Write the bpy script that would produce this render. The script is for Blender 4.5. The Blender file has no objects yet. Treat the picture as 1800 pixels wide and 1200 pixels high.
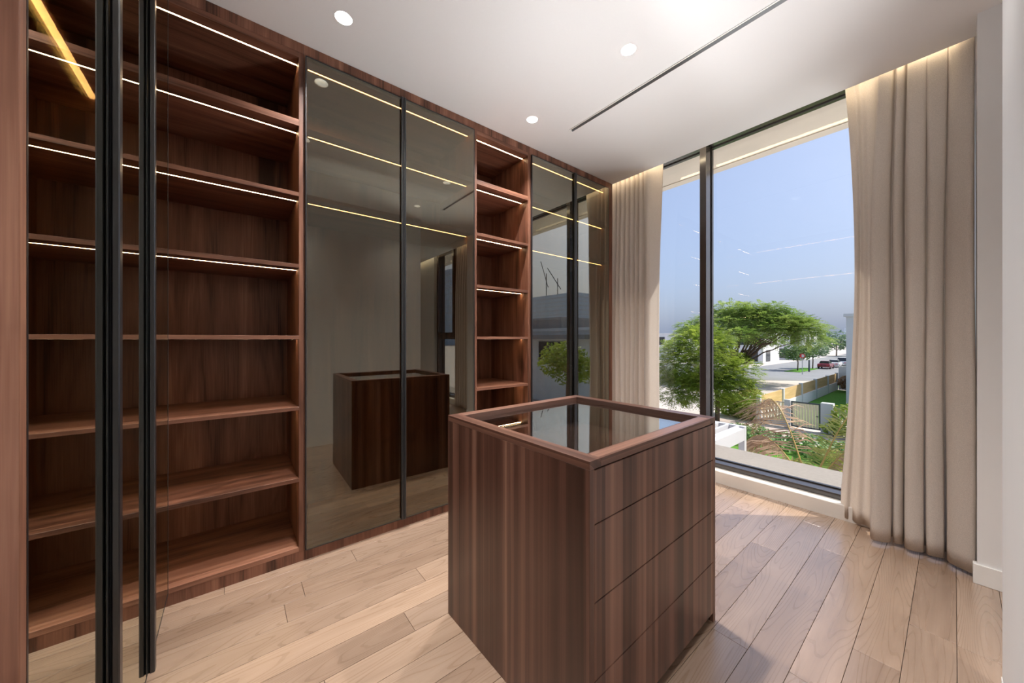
import bpy, bmesh, math, random
import numpy as np
from mathutils import Vector, Matrix

random.seed(7)
rng = np.random.default_rng(11)
scene = bpy.context.scene
COL = scene.collection

# ------------------------------------------------------------------ camera
YAW = math.radians(51.552)
cam_data = bpy.data.cameras.new('camera')
cam = bpy.data.objects.new('camera', cam_data)
COL.objects.link(cam)
cam.location = (0, 0, 1.3)
cam.rotation_euler = (math.radians(90), 0, YAW)
cam_data.sensor_fit = 'HORIZONTAL'
cam_data.sensor_width = 36.0
cam_data.lens = 36.0 * 617.16 / 1800.0
cam_data.shift_y = -4.08 / 1800.0
cam_data.clip_start = 0.02
cam_data.clip_end = 3000
scene.camera = cam

# ------------------------------------------------------------------ light
SUN_EL = math.radians(48)
SUN_AZ = math.radians(45)                 # from +y towards +x
SKY_STRENGTH = 0.24
SUN_ENERGY = 6.0
LAMP_W = 19.0
LED_STRENGTH = 32.0
FILL_HALL = 14.0
FILL_SIDE = 15.0
FILL_GROUND = 80.0
world = bpy.data.worlds.new('world')
scene.world = world
world.use_nodes = True
wn = world.node_tree
wn.nodes.clear()
w_out = wn.nodes.new('ShaderNodeOutputWorld')
w_bg = wn.nodes.new('ShaderNodeBackground')
w_sky = wn.nodes.new('ShaderNodeTexSky')
w_sky.sky_type = 'NISHITA'
w_sky.sun_disc = False
w_sky.sun_elevation = SUN_EL
w_sky.sun_rotation = SUN_AZ
w_sky.altitude = 0
w_sky.air_density = 1.0
w_sky.dust_density = 5.0
w_sky.ozone_density = 3.0
w_bg.inputs['Strength'].default_value = SKY_STRENGTH
w_tint = wn.nodes.new('ShaderNodeMix'); w_tint.data_type = 'RGBA'; w_tint.blend_type = 'MULTIPLY'
w_tint.inputs[0].default_value = 1.0
w_tint.inputs[7].default_value = (1.0, 1.0, 1.05, 1)
wn.links.new(w_sky.outputs[0], w_tint.inputs[6])
w_haze = wn.nodes.new('ShaderNodeMix'); w_haze.data_type = 'RGBA'
w_haze.inputs[0].default_value = 0.55
w_haze.inputs[7].default_value = (1.85, 2.35, 3.55, 1)
wn.links.new(w_tint.outputs[2], w_haze.inputs[6])
wn.links.new(w_haze.outputs[2], w_bg.inputs[0])
wn.links.new(w_bg.outputs[0], w_out.inputs[0])

sun_data = bpy.data.lights.new('sun', 'SUN')
sun = bpy.data.objects.new('sun', sun_data)
COL.objects.link(sun)
sdir = Vector((math.sin(SUN_AZ) * math.cos(SUN_EL), math.cos(SUN_AZ) * math.cos(SUN_EL), math.sin(SUN_EL)))
sun.rotation_euler = sdir.to_track_quat('Z', 'Y').to_euler()
sun.location = (8, 8, 12)
sun_data.energy = SUN_ENERGY
sun_data.angle = math.radians(0.6)
sun_data.color = (1.0, 0.93, 0.84)

def fill_light(name, loc, aim, sx, sy, watts, col, spread):
    d = bpy.data.lights.new(name, 'AREA'); d.shape = 'RECTANGLE'; d.size = sx; d.size_y = sy
    d.energy = watts; d.color = col; d.spread = math.radians(spread)
    o = bpy.data.objects.new(name, d); COL.objects.link(o)
    o.location = loc; o.rotation_euler = (-Vector(aim)).to_track_quat('Z', 'Y').to_euler()
    return o
# unseen area lamps added to brighten the ceiling: outside, hall, side room
fill_light('ground_bounce_fill', (-0.6, 7.5, -2.05), (0.0, -0.85, 1.0), 4.6, 1.4, FILL_GROUND, (1.0, 0.985, 0.98), 120)  # added lamp hidden below the ledge, standing in for light off the ground
fill_light('hall_fill', (-0.775, -1.6, 0.40), (-0.20, 1.0, 1.15), 0.12, 0.6, FILL_HALL, (1.0, 0.975, 0.97), 64)  # added ceiling fill behind the camera, not a fixture of the hall
fill_light('side_room_fill', (0.46, 2.80, 0.04), (-0.80, -0.66, 1.32), 0.35, 0.35, FILL_SIDE, (1.0, 0.975, 0.97), 56)  # added ceiling fill out of view, not a fixture of the side room

vs = scene.view_settings
vs.view_transform = 'Standard'
vs.look = 'None'
vs.exposure = 0.0
vs.gamma = 1.0
vs.use_curve_mapping = False
cy = scene.cycles
cy.max_bounces = 10
cy.diffuse_bounces = 5
cy.glossy_bounces = 6
cy.transmission_bounces = 4
cy.transparent_max_bounces = 24
cy.caustics_reflective = False
cy.caustics_refractive = False
cy.sample_clamp_indirect = 6.0
cy.use_denoising = True

# ------------------------------------------------------------------ materials
class NT:
    def __init__(self, name):
        self.m = bpy.data.materials.new(name)
        self.m.use_nodes = True
        self.t = self.m.node_tree
        self.t.nodes.clear()
        self.out = self.n('ShaderNodeOutputMaterial')
    def n(self, typ, **kw):
        nd = self.t.nodes.new(typ)
        for k, v in kw.items():
            if k.startswith('_'):
                setattr(nd, k[1:], v)
            else:
                nd.inputs[k.replace('__', ' ')].default_value = v
        return nd
    def l(self, a, b):
        self.t.links.new(a, b)
    def math(self, op, a, b=None, c=None):
        nd = self.t.nodes.new('ShaderNodeMath'); nd.operation = op
        for i, v in enumerate((a, b, c)):
            if v is None: continue
            if isinstance(v, (int, float)): nd.inputs[i].default_value = v
            else: self.l(v, nd.inputs[i])
        return nd.outputs[0]
    def ramp(self, fac, stops):
        nd = self.t.nodes.new('ShaderNodeValToRGB')
        el = nd.color_ramp.elements
        while len(el) < len(stops): el.new(0.5)
        for e, (p, c) in zip(el, stops):
            e.position = p
            e.color = (c[0], c[1], c[2], 1)
        self.l(fac, nd.inputs[0])
        return nd.outputs[0]
    def mix(self, fac, a, b, blend='MIX'):
        nd = self.t.nodes.new('ShaderNodeMix'); nd.data_type = 'RGBA'; nd.blend_type = blend
        for sock, v in ((nd.inputs[0], fac), (nd.inputs[6], a), (nd.inputs[7], b)):
            if isinstance(v, (int, float)): sock.default_value = v
            elif isinstance(v, tuple): sock.default_value = (v[0], v[1], v[2], 1)
            else: self.l(v, sock)
        return nd.outputs[2]
    def coords(self, scale, which='Object', offset_random=False):
        tc = self.n('ShaderNodeTexCoord')
        mp = self.n('ShaderNodeMapping')
        mp.inputs['Scale'].default_value = scale
        src = tc.outputs[which]
        if offset_random:
            oi = self.n('ShaderNodeObjectInfo')
            ad = self.n('ShaderNodeVectorMath'); ad.operation = 'MULTIPLY_ADD'
            self.l(oi.outputs['Random'], ad.inputs[0])
            ad.inputs[1].default_value = (37.0, 53.0, 71.0)
            self.l(src, ad.inputs[2])
            src = ad.outputs[0]
        self.l(src, mp.inputs[0])
        return mp.outputs[0]
    def noise(self, vec, scale=1.0, detail=3.0, rough=0.55, distort=0.0):
        nd = self.n('ShaderNodeTexNoise')
        nd.inputs['Scale'].default_value = scale
        nd.inputs['Detail'].default_value = detail
        nd.inputs['Roughness'].default_value = rough
        nd.inputs['Distortion'].default_value = distort
        self.l(vec, nd.inputs['Vector'])
        return nd.outputs['Fac']
    def bsdf(self, color, rough=0.5, spec=0.5, metal=0.0, bump=None, bump_str=0.1, bump_dist=0.01):
        b = self.n('ShaderNodeBsdfPrincipled')
        if isinstance(color, tuple): b.inputs['Base Color'].default_value = (color[0], color[1], color[2], 1)
        else: self.l(color, b.inputs['Base Color'])
        if isinstance(rough, (int, float)): b.inputs['Roughness'].default_value = rough
        else: self.l(rough, b.inputs['Roughness'])
        b.inputs['Specular IOR Level'].default_value = spec
        b.inputs['Metallic'].default_value = metal
        if bump is not None:
            bp = self.n('ShaderNodeBump')
            bp.inputs['Strength'].default_value = bump_str
            bp.inputs['Distance'].default_value = bump_dist
            self.l(bump, bp.inputs['Height'])
            self.l(bp.outputs[0], b.inputs['Normal'])
        self.l(b.outputs[0], self.out.inputs[0])
        return b

def plain(name, col, rough=0.5, spec=0.5, metal=0.0, vary=0.06, vscale=3.0, bump=0.0):
    """paint / stone / metal with a faint procedural variation"""
    t = NT(name)
    v = t.coords((1, 1, 1))
    n = t.noise(v, vscale, 4)
    lo = tuple(max(0, c * (1 - vary)) for c in col)
    hi = tuple(min(1, c * (1 + vary)) for c in col)
    c = t.ramp(n, [(0.3, lo), (0.7, hi)])
    if bump:
        nb = t.noise(v, vscale * 40, 3)
        t.bsdf(c, rough, spec, metal, nb, bump, 0.002)
    else:
        t.bsdf(c, rough, spec, metal)
    return t.m

def wood(name, stops, axis, across=9.0, along=0.5, rough=0.42, spec=0.4, knots=0.0, fine=0.35, rnd=False, streaks=0.0, strips=0.0):
    t = NT(name)
    i = 'xyz'.index(axis)
    sc = [across] * 3; sc[i] = along
    v = t.coords(tuple(sc), offset_random=rnd)
    n1 = t.noise(v, 1.0, 3.0, 0.55, 0.6 + knots)
    sf = [150.0] * 3; sf[i] = 3.5
    v2 = t.coords(tuple(sf), offset_random=rnd)
    n2 = t.noise(v2, 1.0, 2.0, 0.6)
    f = t.math('ADD', t.math('MULTIPLY', n1, 1.0 - fine * 0.5), t.math('MULTIPLY', n2, fine * 0.5))
    if streaks:
        ss = [across * 2.7] * 3; ss[i] = 0.22
        v3 = t.coords(tuple(ss), offset_random=rnd)
        n3 = t.noise(v3, 1.0, 1.0, 0.4)
        f = t.math('ADD', t.math('MULTIPLY', f, 1 - streaks), t.math('MULTIPLY', n3, streaks))
    if strips:
        tc = t.n('ShaderNodeTexCoord'); sx = t.n('ShaderNodeSeparateXYZ'); t.l(tc.outputs['Object'], sx.inputs[0])
        others = [sx.outputs[k] for k in range(3) if k != i]
        u = t.math('ADD', others[0], others[1])
        u = t.math('ADD', u, t.math('MULTIPLY', n1, 0.035))
        w1 = t.n('ShaderNodeTexWhiteNoise'); w1.noise_dimensions = '1D'
        t.l(t.math('FLOOR', t.math('MULTIPLY', u, 21.0)), w1.inputs['W'])
        w2 = t.n('ShaderNodeTexWhiteNoise'); w2.noise_dimensions = '1D'
        t.l(t.math('FLOOR', t.math('ADD', t.math('MULTIPLY', u, 47.0), 0.37)), w2.inputs['W'])
        st_ = t.math('ADD', t.math('MULTIPLY', w1.outputs['Value'], 0.6), t.math('MULTIPLY', w2.outputs['Value'], 0.4))
        st_ = t.math('ADD', t.math('MULTIPLY', st_, 0.5), 0.25)
        f = t.math('ADD', t.math('MULTIPLY', f, 1 - strips), t.math('MULTIPLY', st_, strips))
    c = t.ramp(f, stops)
    if knots:
        sk = [3.2] * 3; sk[i] = 1.3
        vk = t.coords(tuple(sk), offset_random=rnd)
        nk = t.noise(vk, 1.0, 3.0, 0.5, 1.5)
        kf = t.ramp(nk, [(0.0, (0.5, 0.5, 0.5)), (0.30, (0.62, 0.6, 0.58)), (0.40, (1, 1, 1))])
        c = t.mix(1.0, c, kf, 'MULTIPLY')
    t.bsdf(c, rough, spec, 0.0, n2, 0.05, 0.001)
    return t.m

WARD = [(0.34, (0.050, 0.020, 0.011)), (0.46, (0.175, 0.075, 0.046)), (0.56, (0.235, 0.106, 0.066)), (0.66, (0.34, 0.168, 0.108))]
ISL = [(0.33, (0.018, 0.009, 0.006)), (0.44, (0.066, 0.029, 0.020)), (0.50, (0.105, 0.049, 0.034)), (0.56, (0.150, 0.074, 0.053)), (0.67, (0.27, 0.150, 0.104))]
M = {}
for ax in 'xyz':
    M['ward_' + ax] = wood('walnut_wardrobe_' + ax, WARD, ax, 8.0, 0.7, 0.45, 0.35, knots=0.35, fine=0.5)
    M['isl_' + ax] = wood('walnut_island_' + ax, ISL, ax, 9.0, 0.25, 0.32, 0.5, fine=0.30, streaks=0.3, strips=0.5)

def oak():
    t = NT('oak_plank')
    v = t.coords((10, 0.9, 10), offset_random=True)
    base = t.noise(v, 1.0, 3.0, 0.55, 1.2)
    v2 = t.coords((220, 6, 220), offset_random=True)
    fine = t.noise(v2, 1.0, 2.0, 0.6)
    # cathedral figure : distorted rings stretched along the board
    v3 = t.coords((6.0, 0.62, 6.0), offset_random=True)
    wv = t.n('ShaderNodeTexNoise'); wv.inputs['Scale'].default_value = 1.0; wv.inputs['Detail'].default_value = 1.5
    t.l(v3, wv.inputs['Vector'])
    rings = t.math('SINE', t.math('MULTIPLY', wv.outputs['Fac'], 190.0))
    rings = t.math('ADD', t.math('MULTIPLY', rings, 0.25), 0.25)
    f = t.math('ADD', t.math('MULTIPLY', base, 0.62), t.math('ADD', t.math('MULTIPLY', fine, 0.28), t.math('MULTIPLY', rings, 0.15)))
    c = t.ramp(f, [(0.25, (0.255, 0.172, 0.120)), (0.5, (0.345, 0.242, 0.175)), (0.75, (0.43, 0.312, 0.235))])
    oi = t.n('ShaderNodeObjectInfo')
    tone = t.ramp(oi.outputs['Random'], [(0.0, (0.80, 0.77, 0.75)), (0.5, (1.0, 1.0, 1.0)), (1.0, (1.12, 1.10, 1.07))])
    c = t.mix(1.0, c, tone, 'MULTIPLY')
    ro = t.math('ADD', t.math('MULTIPLY', rings, 0.12), 0.27)
    h = t.math('ADD', t.math('MULTIPLY', fine, 0.5), rings)
    b = t.bsdf(c, ro, 0.6, 0.0, h, 0.05, 0.001)
    b.inputs['Coat Weight'].default_value = 1.0; b.inputs['Coat IOR'].default_value = 1.65; b.inputs['Coat Roughness'].default_value = 0.26
    return t.m
M['oak'] = oak()

def glass(name, tint, r0, gloss_col=(1, 1, 1), power=5.0, top=1.0):
    """thin sheet glass: tinted straight-through light plus a Schlick mirror"""
    t = NT(name)
    ge = t.n('ShaderNodeNewGeometry')
    dt = t.n('ShaderNodeVectorMath'); dt.operation = 'DOT_PRODUCT'
    t.l(ge.outputs['Normal'], dt.inputs[0]); t.l(ge.outputs['Incoming'], dt.inputs[1])
    c = t.math('ABSOLUTE', dt.outputs['Value'])
    p = t.math('POWER', t.math('SUBTRACT', 1.0, c), power)
    f = t.math('ADD', t.math('MULTIPLY', p, top - r0), r0)
    tr = t.n('ShaderNodeBsdfTransparent'); tr.inputs[0].default_value = (*tint, 1)
    gl = t.n('ShaderNodeBsdfGlossy'); gl.inputs[0].default_value = (*gloss_col, 1); gl.inputs['Roughness'].default_value = 0.0
    mx = t.n('ShaderNodeMixShader')
    t.l(f, mx.inputs[0]); t.l(tr.outputs[0], mx.inputs[1]); t.l(gl.outputs[0], mx.inputs[2])
    t.l(mx.outputs[0], t.out.inputs[0])
    return t.m
M['bronze_glass'] = glass('bronze_glass', (0.60, 0.51, 0.36), 0.13, (0.95, 0.97, 0.88), 2.0)
M['clear_glass'] = glass('clear_glass', (0.985, 0.99, 0.985), 0.022)
M['island_glass'] = glass('island_glass', (0.88, 0.91, 0.91), 0.10, (0.97, 1, 1), 2.2)
M['far_glass'] = glass('far_glass', (0.25, 0.30, 0.34), 0.15)

def emit(name, col, s):
    t = NT(name)
    e = t.n('ShaderNodeEmission'); e.inputs[0].default_value = (*col, 1); e.inputs[1].default_value = s
    t.l(e.outputs[0], t.out.inputs[0])
    return t.m
M['led'] = emit('led_diffuser', (1.0, 0.70, 0.40), LED_STRENGTH)
M['led_pocket'] = emit('led_pocket_diffuser', (1.0, 0.80, 0.52), 22.0)
M['lens'] = emit('downlight_lens', (1.0, 0.96, 0.90), 9.0)

M['black_metal'] = plain('black_anodised', (0.016, 0.017, 0.019), 0.32, 0.7, 0.0, 0.05, 5)
M['alu_dark'] = plain('dark_bronze_aluminium', (0.035, 0.028, 0.027), 0.20, 0.8, 0.0, 0.05, 15)
M['brass'] = plain('brass', (0.55, 0.38, 0.16), 0.25, 0.5, 1.0, 0.05, 20)
M['wall'] = plain('wall_paint', (0.74, 0.745, 0.75), 0.65, 0.25, 0, 0.015, 1.5, 0.02)
M['ceiling'] = plain('ceiling_paint', (0.82, 0.825, 0.84), 0.75, 0.2, 0, 0.012, 1.2, 0.02)
M['trim'] = plain('skirting_paint', (0.76, 0.755, 0.74), 0.45, 0.4, 0, 0.012, 2)
M['curb'] = plain('curb_stone_paint', (0.72, 0.69, 0.65), 0.55, 0.3, 0, 0.03, 4)
M['underlay'] = plain('underlay', (0.06, 0.045, 0.035), 0.9, 0.1)
M['oak_plain'] = wood('oak_plain', [(0.25, (0.255, 0.172, 0.120)), (0.75, (0.41, 0.30, 0.22))], 'y', 10, 0.9, 0.42, 0.5)
M['concrete'] = plain('ledge_terrazzo', (0.29, 0.27, 0.25), 0.8, 0.2, 0, 0.06, 30, 0.2)
M['soffit'] = plain('soffit_render', (0.66, 0.60, 0.52), 0.8, 0.2, 0, 0.03, 4, 0.05)
M['white_paint'] = plain('white_steel_paint', (0.58, 0.58, 0.59), 0.45, 0.4, 0, 0.02, 3)
M['slot'] = plain('slot_black', (0.015, 0.015, 0.015), 0.6, 0.3)
M['lamp_white'] = plain('lamp_cup_white', (0.85, 0.85, 0.84), 0.4, 0.4)

def fabric(name, col, trans=0.35):
    t = NT(name)
    v = t.coords((900, 900, 260))
    n = t.noise(v, 1.0, 2.0, 0.6)
    v2 = t.coords((240, 240, 900))
    n2 = t.noise(v2, 1.0, 2.0, 0.6)
    s = t.math('MULTIPLY', t.math('ADD', n, n2), 0.5)
    c = t.ramp(s, [(0.35, tuple(k * 0.78 for k in col)), (0.65, tuple(min(1, k * 1.14) for k in col))])
    d = t.n('ShaderNodeBsdfDiffuse'); t.l(c, d.inputs[0])
    tr = t.n('ShaderNodeBsdfTranslucent'); t.l(c, tr.inputs[0])
    bp = t.n('ShaderNodeBump'); bp.inputs['Strength'].default_value = 0.25; bp.inputs['Distance'].default_value = 0.001
    t.l(s, bp.inputs['Height']); t.l(bp.outputs[0], d.inputs['Normal'])
    mx = t.n('ShaderNodeMixShader'); mx.inputs[0].default_value = trans
    t.l(d.outputs[0], mx.inputs[1]); t.l(tr.outputs[0], mx.inputs[2])
    t.l(mx.outputs[0], t.out.inputs[0])
    return t.m
M['linen'] = fabric('linen_curtain', (0.80, 0.735, 0.675), 0.40)

def leaf(name, a, b, trans=0.35, scale=1.2):
    t = NT(name)
    v = t.coords((1, 1, 1))
    n = t.noise(v, scale, 3.0)
    c = t.ramp(n, [(0.32, a), (0.68, b)])
    d = t.n('ShaderNodeBsdfPrincipled'); t.l(c, d.inputs['Base Color']); d.inputs['Roughness'].default_value = 0.55
    tr = t.n('ShaderNodeBsdfTranslucent'); t.l(c, tr.inputs[0])
    mx = t.n('ShaderNodeMixShader'); mx.inputs[0].default_value = trans
    t.l(d.outputs[0], mx.inputs[1]); t.l(tr.outputs[0], mx.inputs[2])
    t.l(mx.outputs[0], t.out.inputs[0])
    return t.m
M['leaf_near'] = leaf('leaf_near_tree', (0.15, 0.26, 0.03), (0.44, 0.52, 0.08), 0.45)
M['leaf_umbrella'] = leaf('leaf_umbrella_tree', (0.17, 0.30, 0.06), (0.40, 0.50, 0.12), 0.42, 0.5)
M['leaf_dark'] = leaf('leaf_dark', (0.08, 0.16, 0.05), (0.20, 0.30, 0.10), 0.3, 0.6)
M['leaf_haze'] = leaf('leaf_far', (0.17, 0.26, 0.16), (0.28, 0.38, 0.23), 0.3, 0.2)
M['leaf_hedge'] = leaf('leaf_hedge', (0.08, 0.19, 0.05), (0.22, 0.38, 0.11), 0.3, 2.0)
M['leaf_yellow'] = leaf('leaf_yellow', (0.20, 0.22, 0.03), (0.42, 0.36, 0.07), 0.35, 1.5)
M['palm_dry'] = leaf('palm_dry', (0.27, 0.15, 0.09), (0.56, 0.38, 0.24), 0.4, 2.5)
M['palm_green'] = leaf('palm_green', (0.20, 0.32, 0.06), (0.56, 0.48, 0.14), 0.4, 2.5)
M['rachis'] = plain('palm_rachis', (0.48, 0.32, 0.09), 0.5, 0.3)
M['bark'] = plain('bark', (0.16, 0.115, 0.085), 0.85, 0.1, 0, 0.25, 6)
M['grass'] = plain('lawn_grass', (0.10, 0.26, 0.035), 0.9, 0.1, 0, 0.25, 6, 0.3)
M['paving'] = plain('light_paving', (0.56, 0.51, 0.47), 0.85, 0.2, 0, 0.05, 0.6)
M['asphalt'] = plain('asphalt', (0.25, 0.26, 0.27), 0.85, 0.2, 0, 0.08, 0.4)
M['path'] = plain('garden_path', (0.50, 0.42, 0.38), 0.85, 0.2, 0, 0.08, 2)
M['ext_white'] = plain('render_white', (0.80, 0.80, 0.80), 0.8, 0.2, 0, 0.02, 1)
M['ext_blue'] = plain('render_pale', (0.60, 0.61, 0.62), 0.8, 0.2, 0, 0.02, 1)
M['ext_grey'] = plain('render_grey', (0.30, 0.30, 0.31), 0.8, 0.2, 0, 0.05, 1)
M['panel_orange'] = wood('fence_timber', [(0.3, (0.55, 0.36, 0.15)), (0.7, (0.74, 0.52, 0.26))], 'y', 6, 0.4, 0.6, 0.3)
M['slat_cream'] = plain('cream_slat', (0.90, 0.78, 0.55), 0.6, 0.3)
M['gate_dark'] = plain('gate_frame', (0.06, 0.075, 0.085), 0.5, 0.4)
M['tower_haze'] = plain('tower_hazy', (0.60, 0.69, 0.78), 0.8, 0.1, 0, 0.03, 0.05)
M['planter'] = plain('planter_stone', (0.45, 0.36, 0.29), 0.8, 0.2)
M['sign_red'] = plain('sign_red', (0.55, 0.04, 0.04), 0.4, 0.4)
M['sign_grey'] = plain('sign_post', (0.35, 0.37, 0.39), 0.4, 0.5, 0.5)
M['tyre'] = plain('tyre', (0.02, 0.02, 0.02), 0.8, 0.2)
M['car_glass'] = plain('car_glass', (0.03, 0.035, 0.04), 0.08, 0.6)
for k, c in dict(red=(0.22, 0.03, 0.05), white=(0.70, 0.71, 0.72), silver=(0.45, 0.47, 0.49), black=(0.02, 0.02, 0.025), blue=(0.10, 0.13, 0.20)).items():
    M['car_' + k] = plain('car_paint_' + k, c, 0.25, 0.6, 0.1, 0.02)

# ------------------------------------------------------------------ helpers
def link(o, parent=None):
    COL.objects.link(o)
    if parent is not None: o.parent = parent
    return o

def empty(name, loc=(0, 0, 0), rz=0.0):
    o = bpy.data.objects.new(name, None)
    o.empty_display_size = 0.1
    o.location = loc; o.rotation_euler = (0, 0, rz)
    return link(o)

def tag(o, label=None, cat=None, group=None, kind=None):
    if label: o['label'] = label
    if cat: o['category'] = cat
    if group: o['group'] = group
    if kind: o['kind'] = kind
    return o

class MB:
    """collects vertices and faces for ONE mesh object"""
    def __init__(self): self.v = []; self.f = []
    def add(self, vs, fs):
        n = len(self.v); self.v += [tuple(p) for p in vs]; self.f += [tuple(i + n for i in f) for f in fs]; return self
    def box(self, x0, x1, y0, y1, z0, z1):
        return self.add([(x0, y0, z0), (x1, y0, z0), (x1, y1, z0), (x0, y1, z0), (x0, y0, z1), (x1, y0, z1), (x1, y1, z1), (x0, y1, z1)],
                        [(3, 2, 1, 0), (4, 5, 6, 7), (0, 1, 5, 4), (1, 2, 6, 5), (2, 3, 7, 6), (3, 0, 4, 7)])
    def prism(self, pts, z0, z1):
        n = len(pts)
        vs = [(x, y, z0) for x, y in pts] + [(x, y, z1) for x, y in pts]
        fs = [tuple(range(n - 1, -1, -1)), tuple(range(n, 2 * n))] + [(i, (i + 1) % n, n + (i + 1) % n, n + i) for i in range(n)]
        return self.add(vs, fs)
    def tube(self, pts, rad, seg=8, caps=True):
        pts = [Vector(p) for p in pts]
        if isinstance(rad, (int, float)): rad = [rad] * len(pts)
        base = len(self.v); prev = None
        for i, p in enumerate(pts):
            d = (pts[min(i + 1, len(pts) - 1)] - pts[max(i - 1, 0)])
            if d.length < 1e-9: d = Vector((0, 0, 1))
            d.normalize()
            ref = prev if prev is not None else (Vector((1, 0, 0)) if abs(d.x) < 0.8 else Vector((0, 1, 0)))
            a = (ref - d * ref.dot(d)).normalized(); prev = a
            b = d.cross(a)
            for k in range(seg):
                an = 2 * math.pi * k / seg
                self.v.append(tuple(p + (a * math.cos(an) + b * math.sin(an)) * rad[i]))
        for i in range(len(pts) - 1):
            for k in range(seg):
                k2 = (k + 1) % seg
                self.f.append((base + i * seg + k, base + i * seg + k2, base + (i + 1) * seg + k2, base + (i + 1) * seg + k))
        if caps:
            self.f.append(tuple(base + k for k in range(seg - 1, -1, -1)))
            e = base + (len(pts) - 1) * seg
            self.f.append(tuple(e + k for k in range(seg)))
        return self
    def lathe(self, prof, c=(0, 0, 0), seg=24, close=False):
        base = len(self.v)
        for r, z in prof:
            for k in range(seg):
                a = 2 * math.pi * k / seg
                self.v.append((c[0] + r * math.cos(a), c[1] + r * math.sin(a), c[2] + z))
        for i in range(len(prof) - 1):
            for k in range(seg):
                k2 = (k + 1) % seg
                self.f.append((base + i * seg + k, base + i * seg + k2, base + (i + 1) * seg + k2, base + (i + 1) * seg + k))
        return self
    def build(self, name, mat, parent=None, smooth=False, bevel=0.0, base=None, kind=None):
        me = bpy.data.meshes.new(name)
        v = self.v
        if base is not None: v = [(p[0] - base[0], p[1] - base[1], p[2] - base[2]) for p in v]
        me.from_pydata(v, [], self.f)
        me.materials.append(M[mat] if isinstance(mat, str) else mat)
        if smooth: me.polygons.foreach_set('use_smooth', [True] * len(me.polygons))
        me.update()
        o = bpy.data.objects.new(name, me)
        if base is not None and parent is None: o.location = base
        link(o, parent)
        if bevel:
            b = o.modifiers.new('bevel', 'BEVEL'); b.width = bevel; b.segments = 1; b.limit_method = 'ANGLE'
        if kind: o['kind'] = kind
        return o

def bx(*a): return MB().box(*a)
def struct(name, mb, mat, parent=None, bevel=0.0, **k):
    o = mb.build(name, mat, parent, bevel=bevel, **k)
    if parent is None: o['kind'] = 'structure'
    return o

# ------------------------------------------------------------------ room shell
H = 3.033          # ceiling
XF = -2.3775       # wardrobe carcass front
YP = 3.328         # edge of curtain pocket
YG = 3.64          # glass plane
XR = 0.106         # near right wall face
YR = 2.131         # its free end

floor = struct('floor', bx(-3.1, 3.35, -2.7, 3.7, -0.3, -0.0135), 'underlay')
# oak planks laid along the wardrobe
PW, SEAM = 0.1365, -0.266
r0 = int(math.floor((-2.42 - SEAM) / PW)); r1 = int(math.ceil((0.55 - SEAM) / PW))
plank_cache = {}
for r in range(r0, r1):
    x0 = SEAM + r * PW; x1 = x0 + PW
    y = -0.9 - random.uniform(0.0, 1.5)
    while y < 3.45:
        L = random.choice([1.2, 1.35, 1.5, 1.65, 1.8])
        ya, yb = max(y, -1.3), min(y + L, 3.45)
        y += L
        if yb - ya < 0.03: continue
        key = round(yb - ya, 3)
        g = 0.0008
        if key not in plank_cache:
            hw, hl = PW / 2 - g, (yb - ya) / 2 - g
            b = 0.0005
            mb = MB()
            mb.add([(-hw, -hl, -0.012), (hw, -hl, -0.012), (hw, hl, -0.012), (-hw, hl, -0.012),
                    (-hw, -hl, -b), (hw, -hl, -b), (hw, hl, -b), (-hw, hl, -b),
                    (-hw + b, -hl + b, 0), (hw - b, -hl + b, 0), (hw - b, hl - b, 0), (-hw + b, hl - b, 0)],
                   [(3, 2, 1, 0)] + [(i, (i + 1) % 4, 4 + (i + 1) % 4, 4 + i) for i in range(4)] +
                   [(4 + i, 4 + (i + 1) % 4, 8 + (i + 1) % 4, 8 + i) for i in range(4)] + [(8, 9, 10, 11)])
            o = mb.build('plank', 'oak', floor)
            plank_cache[key] = o
        else:
            o = plank_cache[key].copy(); link(o, floor)
        o.location = ((x0 + x1) / 2, (ya + yb) / 2, 0)
# rest of the floor outside the dressing room
struct('floor', bx(0.555, 3.35, 0.3, 3.45, -0.012, -0.0), 'oak_plain')
struct('floor', bx(-1.3, 0.3, -2.7, -1.305, -0.012, -0.0), 'oak_plain')

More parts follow.
